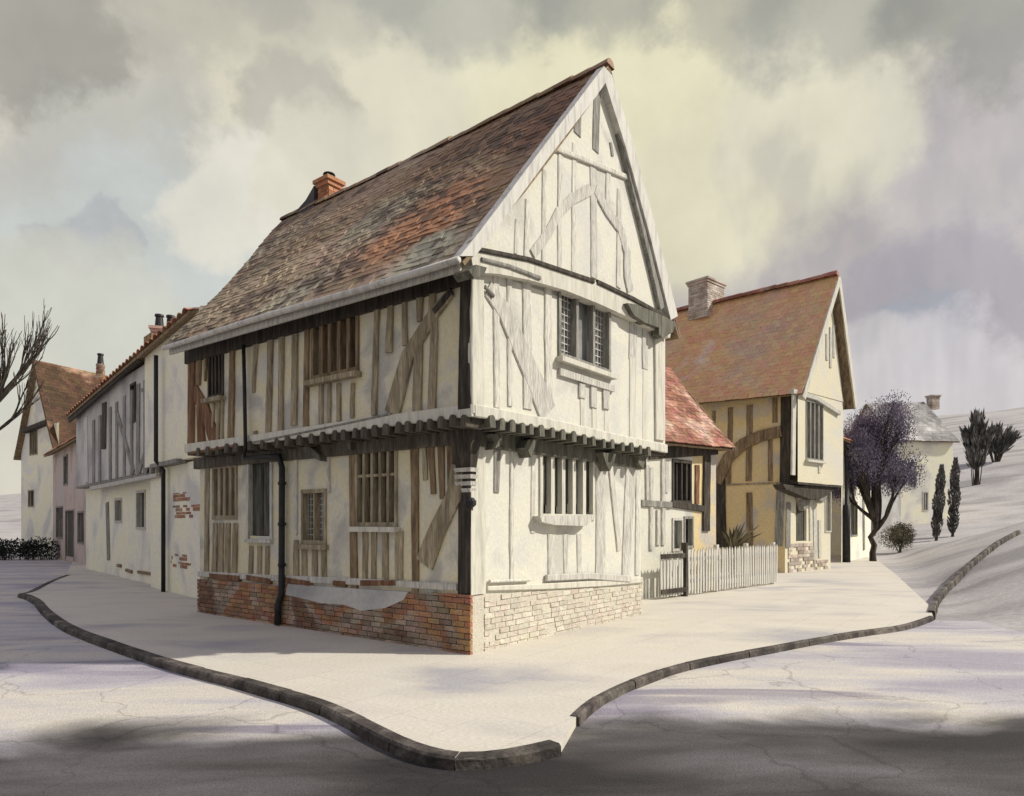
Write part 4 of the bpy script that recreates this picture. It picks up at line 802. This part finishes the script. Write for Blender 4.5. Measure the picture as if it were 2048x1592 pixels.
rA, rB = FF.pt(-.8, ze-.02, .34), FF.pt(FL+.3, ze+.06, .34); ra, rz = FF.hit(1340, 738, -2.0); rC, rD = FF.pt(-.8, rz-.05, -2.0), FF.pt(ra, rz, -2.0)
tiled_roof(X, rA, rB, rC, rD, .17, .13, 'red_tile', sag=.1)
tiled_roof(X, FF.pt(FL+.3, ze+.06, .34), FF.pt(FL+.3, ze, -4.2), FF.pt(ra, rz, -2.0), FF.pt(ra, rz-.02, -2.1), .2, .16, 'red_tile', name='roof_hip')
mb = MB(); mb.add([FF.pt(FL, 0, 0), FF.pt(FL, ze, 0), FF.pt(FL, ze, -4), FF.pt(FL, 0, -4)], [(0, 1, 2, 3)]); mb.build('end_wall', 'ochre_plaster', X, fix=False)
mb = MB(); mb.prism([FF.pt(-.8, rz-.1, -2.02), FF.pt(ra, rz-.06, -2.02), FF.pt(FL+.3, ze, -4.2), FF.pt(-.8, ze, -4.2)], Vector((0, 0, .06))); mb.build('rear_roof', 'red_tile', X)

# ochre house
gC = ground_pt(1570, 1146); GL = Fac(gC.xy, dL); GR = Fac(gC.xy, (.75, .66)); gd = GR.d
GL.n = -dR.copy(); GJ = .5; GW = GR.shift(0, GJ).hit(1684, 830, 0)[0]
G = empty('ochre_timber_house', gC, 'ochre timber framed house with jettied cream gable and tan tiled roof behind the picket fence', 'house')
wall(GL, G, 0, 6.5, -.05, 5.95, [], 'ochre_plaster')
hG0 = [rect(GR, 1592, 1613, 985, 1082), rect(GR, 1650, 1661, 985, 1062)]
wall(GR, G, 0, GW, -.05, 3.05, hG0, 'yellow_plaster'); G1 = GR.shift(0, GJ)
hG1 = [rect(G1, 1612, 1645, 806, 918)]
zGE = 5.85; sA, zGA = G1.hit(1670, 553, .2)
wall(G1, G, -.15, GW+.1, 2.95, 5.9, hG1, 'yellow_plaster', 'upper_wall')
mb = MB(); G1.poly(mb, [(-.15, 5.9), (GW+.1, 5.9), (GW-.02, 6.2), (sA, zGA-.22), (sA*.72-.04, 5.9+(zGA-5.9)*.72-.30), (sA*.45-.07, 5.9+(zGA-5.9)*.45-.32), (sA*.2-.1, 5.9+(zGA-5.9)*.2-.2)], -.1, .02); mb.build('gable_panel', 'yellow_plaster', G)
window(GR, G, hG0[1], 1, 'silver_timber', 'glass_dark'); window(G1, G, hG1[0], 4, 'grey_timber', 'glass_grey', mw=.08, sill='lime_timber')
mb = MB(); a, b, z0, z1 = hG0[0]
for k in range(4): GR.box(mb, a+(b-a)*k/4+.005, a+(b-a)*(k+1)/4-.005, z0, z1, -.12, -.08)
mb.build('door', 'dark_board', G)
mb = MB(); GR.box(mb, -.1, GW, 2.88, 2.94, -.1, GJ-.01); mb.build('jetty_soffit', 'dark_timber', G)
drop(G1, G, [(1566, 968), (1600, 972), (1690, 968), (1660, 985), (1625, 1000), (1600, 990), (1572, 978)], 'dark_timber', -.45, -.1)
drop(GR, G, [(1598, 985), (1622, 985), (1620, 1005), (1610, 1022), (1604, 1005)], 'grey_timber', .0, .2); drop(GR, G, [(1638, 985), (1660, 982), (1648, 1005), (1640, 1000)], 'grey_timber', .0, .25)
T = lambda *a, **k: stud(GR, G, *a, **k)
T(1578, 1005, 1577, 1095, 9, 'grey_timber', 'post'); T(1631, 1000, 1632, 1120, 7, 'silver_timber'); T(1621, 990, 1622, 1080, 4, 'silver_timber'); T(1640, 1040, 1641, 1115, 5, 'silver_timber')
bk = MB(); a, b, z0, z1 = rect(GR, 1576, 1630, 1085, 1146); bricks(GR, a, b, 0, z1, bk, o=.0, L=.3, H=.12, skip=.25); a, b, z0, z1 = rect(GR, 1632, 1655, 1120, 1140); bricks(GR, a, b, 0, z1, bk, o=.0, L=.3, H=.12, skip=.2); bk.build('stonework', 'pale_brick', G)
T = lambda *a, **k: stud(G1, G, *a, **k)
T(1588, 782, 1682, 826, 9, 'silver_timber', 'drip_board', .1, mids=((1635, 796),)); T(1590, 790, 1588, 950, 7, 'lime_timber', 'corner_post')
for u, va, vb in ((1655, 668, 720), (1662, 655, 735), (1669, 650, 715)): T(u, va, u, vb, 4, 'silver_timber', o1=.05)
T(1640, 925, 1640, 945, 4, 'pale_timber')
T = lambda *a, **k: stud(GL, G, *a, **k)
T(1571, 792, 1569, 965, 20, 'dark_timber', 'corner_post', .06); T(1549, 795, 1549, 845, 10, 'brown_timber'); T(1540, 880, 1540, 962, 9, 'brown_timber'); T(1499, 810, 1497, 962, 12, 'brown_timber', o1=.03); T(1461, 815, 1457, 968, 10, 'brown_timber', o1=.03); T(1427, 822, 1427, 870, 7, 'brown_timber')
T(1498, 985, 1499, 1092, 12, 'brown_timber'); T(1562, 965, 1556, 1092, 16, 'grey_timber', 'corner_post', .05); T(1440, 955, 1442, 1095, 20, 'dark_timber', 'post', .05); T(1428, 985, 1427, 1075, 11, 'dark_timber', 'post')
T(1562, 862, 1432, 965, 22, 'brown_timber', 'curved_brace', .09, mids=((1520, 872), (1485, 888), (1456, 915)), wpx2=24)
mb = MB(); z_ = GL.hit(1500, 968)[1]; GL.box(mb, .2, 6, z_-.03, z_+.03, -.02, .025); mb.build('rail', 'khaki_timber', G)
def gw(a, b, z): q = gC.xy+dL*a+gd*b; return Vector((q.x, q.y, z))
gl_, _ = tiled_roof(G, gw(-GJ-.25, -.5, 5.72), gw(6.6, -.5, 5.85), gw(-GJ-.25, sA, zGA+.05), gw(6.6, sA, zGA-.15), .24, .17, 'tan_tile', sag=.2)
tiled_roof(G, gw(-GJ-.25, GW+.45, 5.7), gw(6.6, GW+.45, 5.8), gw(-GJ-.25, sA+.03, zGA+.05), gw(6.6, sA+.03, zGA-.15), .4, .3, 'tan_tile')
ridge_caps(gl_, lambda t: gw(-GJ-.25+7.3*t, sA, zGA+.09-.2*t), 18, .17, 'red_tile')
va = -GJ-.27
beam3('bargeboard', gw(va, -.44, 5.58), gw(va, sA+.04, zGA-.10), .05, .20, 'lime_timber', G); beam3('bargeboard', gw(va, GW+.40, 5.72), gw(va, sA+.03, zGA+.0), .05, .20, 'lime_timber', G)
q = gw(4.0, sA+.2, 0); chimney(G, q.xy, gd, 1.15, .8, zGA-.6, zGA+.72, 'pale_brick', pots=0)
mb = MB(); mb.add([gw(6.5, 0, 0), gw(6.5, GW, 0), gw(6.5, GW, 5.9), gw(6.5, sA, zGA-.2), gw(6.5, 0, 5.9)], [(0, 1, 2, 3, 4)]); mb.add([gw(0, GW, 0), gw(6.5, GW, 0), gw(6.5, GW, 5.9), gw(0, GW, 5.9)], [(0, 1, 2, 3)]); mb.build('end_wall', 'yellow_plaster', G, fix=False)

# white cottage further up the lane
hA, hB = ground_pt(1688, 1124), ground_pt(1742, 1112); HF = Fac(hA.xy, (hB-hA).xy); HL = (hB-hA).xy.length
Y = empty('white_lane_cottage', hA, 'narrow white cottage with pink tiled roof and black downpipe just beyond the ochre house', 'house')
hH = [rect(HF, 1676, 1690, 898, 940), rect(HF, 1702, 1714, 1005, 1070)]
hH[0] = rect(HF, 1697, 1706, 905, 945)
wall(HF, Y, -.5, HL, -.1, 5.0, hH, 'white_render')
for h in hH: window(HF, Y, h, 1, 'grey_timber', 'glass_dark', fw=.06)
pantile_roof(Y, HF.pt(-.8, 4.95, .35), HF.pt(HL+.3, 4.85, .35), HF.pt(-.8, 6.3, -2), HF.pt(HL+.3, 6.2, -2), 'terracotta', tw=.4)
mb = MB(); mb.prism([HF.pt(-.8, 6.2, -2.05), HF.pt(HL+.3, 6.1, -2.05), HF.pt(HL+.3, 4.9, -4.6), HF.pt(-.8, 4.9, -4.6)], Vector((0, 0, .06))); mb.build('rear_roof', 'terracotta', Y)
mb = MB(); mb.add([HF.pt(HL, -.1, 0), HF.pt(HL, 4.9, 0), HF.pt(HL, 6.2, -2), HF.pt(HL, 4.9, -4.4), HF.pt(HL, -.1, -4.4)], [(0, 1, 2, 3, 4)]); mb.build('end_wall', 'white_render', Y, fix=False)
mb = MB(); q = HF.hit(1693, 900, .12)[0]; mb.tube([HF.pt(q, 4.85, .3), HF.pt(q, 4.6, .12), HF.pt(q, 2.4, .12), HF.pt(q, 2.35, .12), HF.pt(q, 0, .12)], [.08, .08, .08, .14, .16], 8); mb.build('downpipe', 'iron', Y, smooth=True)
stud(HF, Y, 1727, 900, 1729, 1100, 3, 'grey_timber', 'drain', .04)

# pale outbuilding behind the purple tree
oA = Vector(((1733-CX)/F*37, 37)); oB = Vector(((1802-CX)/F*39, 39)); OF = Fac(oA, oB-oA); OL = (oB-oA).length; oz = terrain(oA.x, oA.y)
U = empty('pale_outbuilding', (oA.x, oA.y, oz), 'pale blue grey outbuilding with dark doorway under the purple tree', 'outbuilding')
hO = [rect(OF, 1738, 1752, 965, 1072)]
wall(OF, U, -.5, OL, -.2, 4.3, hO, 'grey_render'); mb = MB(); a, b, z0, z1 = hO[0]
for k in range(3): OF.box(mb, a+(b-a)*k/3+.01, a+(b-a)*(k+1)/3-.01, z0, z1, -.12, -.08)
mb.build('door', 'dark_board', U)
tiled_roof(U, OF.pt(-.7, 4.25, .3), OF.pt(OL+.3, 4.25, .3), OF.pt(-.7, 5.7, -2), OF.pt(OL+.3, 5.7, -2), .3, .2, 'slate')
mb = MB(); mb.add([OF.pt(OL, -.2, 0), OF.pt(OL, 4.25, 0), OF.pt(OL, 5.6, -2), OF.pt(OL, -.2, -2)], [(0, 1, 2, 3)]); mb.build('end_wall', 'grey_render', U, fix=False)

# white house on the hill
jA = Vector(((1788-CX)/F*46, 46)); jB = Vector(((1906-CX)/F*47, 47)); JF = Fac(jA, jB-jA); JL = (jB-jA).length; jz = terrain(jA.x, jA.y)
I = empty('hillside_white_house', (jA.x, jA.y, jz), 'plain white house with dark slate roof and squat chimney on the hillside at right', 'house')
hJ = [rect(JF, 1820, 1832, 940, 975), rect(JF, 1846, 1856, 985, 1020)]
wall(JF, I, 0, JL, jz-1.5, 7.3, hJ, 'white_render')
for h in hJ: window(JF, I, h, 2, 'silver_timber', 'glass_grey', fw=.07)
tiled_roof(I, JF.pt(-.2, 7.2, .3), JF.pt(JL+.3, 7.2, .3), JF.pt(-.2, 10.1, -2.4), JF.pt(JL-.1, 10.4, -2.4), .35, .25, 'slate', sag=.05)
tiled_roof(I, JF.pt(-.2, 7.2, -5.1), JF.pt(JL+.3, 7.2, -5.1), JF.pt(-.2, 10.1, -2.45), JF.pt(JL-.1, 10.4, -2.45), .45, .35, 'slate', sag=.05)
mb = MB()
for e in (0, JL): mb.add([JF.pt(e, jz-1.5, 0), JF.pt(e, 7.2, 0), JF.pt(e, 10.1, -2.4), JF.pt(e, 7.2, -4.8), JF.pt(e, jz-1.5, -4.8)], [(0, 1, 2, 3, 4)])
mb.build('end_wall', 'white_render', I, fix=False)
q = JF.pt(JF.hit(1866, 790, -2.4)[0], 0, -2.4); chimney(I, q.xy, JF.d, .62, .5, 9.9, 10.75, 'pale_brick', pots=0)

# picket fence and gate
n0, n1 = ground_pt(1318, 1199), Vector((7.08, 18.25, 0)); NF = Fac(n0.xy, (n1-n0).xy); NL = (n1-n0).xy.length
gate_end = NF.hit(1366, 1150)[0]
def picket_mesh(ht, w=.062):
    mb = MB(); mb.prism([(-w/2, -.011, .05), (w/2, -.011, .05), (w/2, -.011, ht-.07), (0, -.011, ht), (-w/2, -.011, ht-.07)], Vector((0, .022, 0)))
    me = bpy.data.meshes.new('picket'); me.from_pydata(mb.v, [], mb.f); me.materials.append(M['white_paint']); return me
rot = math.atan2(NF.d.y, NF.d.x)
def pickets(parent, me, a0, a1, step, mat=None):
    a = a0
    while a < a1:
        o = bpy.data.objects.new('picket', me); COL.objects.link(o); o.parent = parent
        p = NF.pt(a, 0, .03)-ORIG[parent.name]; o.location = (p.x, p.y, random.uniform(-.02, .015)); o.rotation_euler = (0, random.uniform(-.025, .025), rot); a += step*random.uniform(.93, 1.07)
FN = empty('picket_fence', NF.pt(gate_end+.1, 0), 'white picket fence in front of the ochre house garden', 'fence')
pickets(FN, picket_mesh(1.06), gate_end+.2, NL, .118)
for z in (.32, .82): mb = MB(); NF.box(mb, gate_end+.1, NL, z-.04, z+.04, -.025, .015); mb.build('rail', 'white_paint', FN)
for a in (gate_end+.11, gate_end+1.55, gate_end+3.0, NL): mb = MB(); NF.box(mb, a-.05, a+.05, -.05, 1.12, -.12, -.028); mb.build('post', 'white_paint', FN)
GT = empty('garden_gate', NF.pt(.05, 0), 'small picket gate with dark rails between the gable corner and picket fence', 'gate')
pickets(GT, picket_mesh(1.02), .05, gate_end, .115)
for z in (.16, .92): mb = MB(); NF.box(mb, 0, gate_end+.02, z-.05, z+.05, .045, .075); mb.build('rail', 'dark_timber', GT)
mb = MB(); NF.box(mb, gate_end+.0, gate_end+.07, -.02, 1.2, -.05, .08); mb.build('gate_post', 'dark_timber', GT)

# ---------------------------------------------------------------- trees and plants
def leaf(mb, p, d, l, w):
    d = d.normalized(); s_ = d.cross(Vector((random.uniform(-1, 1), random.uniform(-1, 1), random.uniform(-1, 1))))
    if s_.length < 1e-4: return
    s_.normalize(); mb.add([p, p+d*l*.5+s_*w/2, p+d*l, p+d*l*.5-s_*w/2], [(0, 1, 2, 3)])
def rvec(): return Vector((random.gauss(0, 1), random.gauss(0, 1), random.gauss(0, 1))).normalized()
def grow(tr, tw, p, d, l, r, depth, tips, spread=.55, up=.15, fork=3, lean=Vector((0, 0, 0))):
    pts = [p]; rad = [r]; n = 4
    for i in range(n):
        d = (d+rvec()*.13+Vector((0, 0, up*.3))+lean*.12).normalized(); p = p+d*l/n; pts.append(p); rad.append(r*(1-.42*(i+1)/n))
    (tr if r > .035 else tw).tube(pts, rad, 7 if r > .06 else 4, cap=False)
    if depth == 0: tips.append((p, d)); return
    for k in range(fork+random.randint(0, 1)):
        nd = (d+rvec()*spread+Vector((0, 0, up))).normalized(); q = pts[random.randint(2, n)] if k else p
        grow(tr, tw, q, nd, l*random.uniform(.62, .85), r*(.62 if k == 0 else .5), depth-1, tips, spread, up, fork, lean)
def tree(name, base, label, ht, r, depth, dirs, spread=.5, up=.15, fork=3, group=None, leaves=0, leaf_mat='purple_leaf', ls=.3, cluster=.8, clip=None):
    t = empty(name, base, label, 'tree', group); tr, tw, tips = MB(), MB(), []
    b = Vector(base); n = 5; pts = [b-Vector((0, 0, .2))]+[b+Vector((random.uniform(-.05, .05)*k, random.uniform(-.05, .05)*k, ht*k/n)) for k in range(1, n+1)]
    tr.tube(pts, [r*1.25]+[r*(1-.05*k) for k in range(1, n+1)], 10, cap=False)
    for dv, l, rr in dirs: grow(tr, tw, pts[-1-random.randint(0, 1)], Vector(dv).normalized(), l, r*rr, depth, tips, spread, up, fork)
    tr.build('trunk', 'bark', t, smooth=True, fix=False)
    if tw.v: tw.build('twigs', 'bark', t, fix=False)
    if leaves:
        lf = MB()
        for _ in range(leaves):
            p, d = random.choice(tips); q = p+rvec()*random.random()**.6*cluster
            leaf(lf, q, (d+rvec()*.7+Vector((0, 0, .3))), ls*random.uniform(.6, 1.4), ls*.42*random.uniform(.7, 1.3))
        lf.build('crown', leaf_mat, t, fix=False)
    return t
tb = Vector(((1747-CX)/F*29, 29)); tz = terrain(tb.x, tb.y)
random.seed(21)
tree('purple_tree', (tb.x, tb.y, tz), 'rounded winter tree with dark fanned branches and purple twig haze beside the lane', 1.7, .13, 3,
     [((-.5, -.1, 1), 1.45, .9), ((-.24, .2, 1.1), 1.75, .95), ((-.02, -.2, 1.1), 1.85, 1), ((.2, .1, 1), 1.7, .95), ((.38, .3, 1), 1.5, .9), ((-.6, .2, .55), 1.0, .75), ((.6, -.1, .75), 1.2, .85), ((.1, .2, .8), 1.1, .8)],
     spread=.24, up=.14, fork=3, leaves=48000, leaf_mat='purple_leaf', ls=.085, cluster=.6)
random.seed(5)
lb = Vector(((-45-CX)/F*30, 30))
tree('bare_tree', (lb.x, lb.y, -.1), 'bare dark tree with spiky branches reaching in front of the white gabled house', 6.5, .14, 3,
     [((.7, 0, .8), 1.9, .7), ((.95, -.1, .75), 1.9, .7), ((.4, 0, 1), 1.9, .7), ((.75, .3, 1), 2.0, .7), ((-.5, 0, .8), 1.6, .6), ((1.0, .2, .5), 1.8, .6), ((.9, -.2, 1), 2.0, .6)], spread=.27, up=.22, fork=3)

def blob_leaves(mb, c, rx, ry, rz, n, ls, up=.3):
    for _ in range(n):
        d = rvec(); k = random.random()**.33; k *= 1+.25*mnoise.noise(d*2.2+Vector(c)); p = Vector(c)+Vector((d.x*rx, d.y*ry, d.z*rz))*k
        leaf(mb, p, d*.6+rvec()*.8+Vector((0, 0, up)), ls*random.uniform(.6, 1.4), ls*.45)
# low dark hedge at the far left
random.seed(3)
hb = Vector(((70-CX)/F*31.5, 31.5, -.1)); hg = empty('dark_hedge', hb, 'low dark clipped hedge at the foot of the white gabled house', 'hedge'); mb = MB(); st = MB()
for k in range(9): c = hb+Vector((-2.2+k*.36, .15*math.sin(k*1.7), .5+.06*math.sin(k*2.1))); blob_leaves(mb, c, .36, .4, .45+.06*math.sin(k), 420, .12); st.tube([c-Vector((0, 0, .6)), c+Vector((.03, 0, .1))], [.03, .015], 5)
mb.build('foliage', 'dark_leaf', hg, fix=False); st.build('stems', 'bark', hg)
# spiky plant against the ochre wall
sp_ = Vector(((1464-CX)/F*21.3, 21.3, 0)); sy = empty('spiky_plant', sp_, 'spiky dark leaved plant fanning up against the ochre wall behind the picket fence', 'plant'); mb = MB(); tr = MB()
tr.tube([sp_-Vector((0, 0, .1)), sp_+Vector((0, 0, .5)), sp_+Vector((.03, 0, .95))], [.1, .09, .07], 8); tr.build('stem', 'bark', sy, smooth=True)
for k in range(46):
    a = random.uniform(0, 6.28); e = random.uniform(.25, 1.4); d = Vector((math.cos(a)*math.cos(e)*.9+.18, math.sin(a)*math.cos(e)*.5, math.sin(e))); l = random.uniform(.5, 1.15); p = sp_+Vector((0, 0, random.uniform(.35, .9)))
    s_ = d.cross(Vector((0, 1, .1))).normalized(); mid = p+d*l*.5+Vector((0, 0, .03)); tip = p+d*l-Vector((0, 0, .05*l)); w = .05
    mb.add([p-s_*w*.5, p+s_*w*.5, mid+s_*w, tip, mid-s_*w], [(0, 1, 2, 4), (4, 2, 3)])
mb.build('leaves', 'olive_leaf', sy, fix=False)
# two slim dark conifers by the hillside house
def conifer(u, Yd, vt, lean, label, w):
    x = (u-CX)/F*Yd; z0 = terrain(x, Yd); z1 = EYE+(HV-vt)/F*Yd; b = Vector((x, Yd, z0-.1)); t = empty('slim_conifer', b, label, 'tree', 'slim conifers by the hillside house'); mb = MB(); tr = MB()
    tr.tube([b-Vector((0, 0, .2)), b+Vector((lean*.5, 0, (z1-z0)*.5)), b+Vector((lean, 0, z1-z0))], [.09, .06, .02], 6); tr.build('trunk', 'bark', t)
    for _ in range(1500):
        k = random.random(); a = random.uniform(0, 6.28); r_ = w*(math.sin(math.pi*min(1, k*.82+.16)))**.7*random.random()**.4*(1+.25*math.sin(k*19+a*2))
        p = b+Vector((lean*k+math.cos(a)*r_, math.sin(a)*r_, .15+k*(z1-z0))); leaf(mb, p, Vector((math.cos(a)*.35, math.sin(a)*.35, 1)), .24, .07)
    mb.build('crown', 'grey_leaf', t, fix=False)
conifer(1872, 40, 936, .35, 'slim dark conifer leaning slightly, the nearer the house corner of the pair', .24)
conifer(1905, 41, 922, .2, 'slim upright dark conifer, the one nearest the photo edge of the pair', .26)
# tufted bush and low dark hedge bank on the skyline
def bush(u, v, Yd, sx, sz, name, label, n, ls, mat='grey_leaf', spiky=True):
    x = (u-CX)/F*Yd; z = terrain(x, Yd); b = Vector((x, Yd, z)); t = empty(name, b, label, 'bush'); mb = MB(); st = MB(); top = EYE+(HV-v)/F*Yd-z
    for k in range(16):
        a = random.uniform(-1, 1); tip = b+Vector((a*sx*1.1, random.uniform(-.6, .6)*sx, top*random.uniform(.6, 1.0))); st.tube([b+Vector((a*.3, 0, -.2)), b.lerp(tip, .5)+Vector((0, 0, .3)), tip], [.045*sx, .03*sx, .012], 4)
        for _ in range(n//16): q = b.lerp(tip, random.uniform(.3, 1))+rvec()*.25*sx*random.random(); leaf(mb, q, (tip-b).normalized()*1.2+rvec()*.35, ls*random.uniform(.7, 1.5), ls*.22)
    st.build('branches', 'bark', t); mb.build('foliage', mat, t, fix=False)
bush(1952, 830, 56, .85, 2, 'tufted_bush', 'tufted dark bush standing alone on the pale hillside', 1800, .7)
bush(1992, 858, 62, 1.3, 1, 'skyline_bush', 'low dark bush on the skyline at the edge of the hillside', 1500, .6)
x_ = (1800-CX)/F*35; sb_ = Vector((x_, 35, terrain(x_, 35)-.13)); sh2 = empty('rounded_shrub', sb_, 'rounded olive shrub between the purple tree and the white hillside house', 'bush'); mb = MB(); st = MB()
for k in range(5): c = sb_+Vector((random.uniform(-.5, .5), random.uniform(-.4, .4), .75+random.uniform(-.15, .35))); blob_leaves(mb, c, .55, .55, .6, 900, .09); st.tube([sb_-Vector((0, 0, .1)), c], [.035, .012], 5)
mb.build('foliage', 'olive_leaf', sh2, fix=False); st.build('stems', 'bark', sh2)
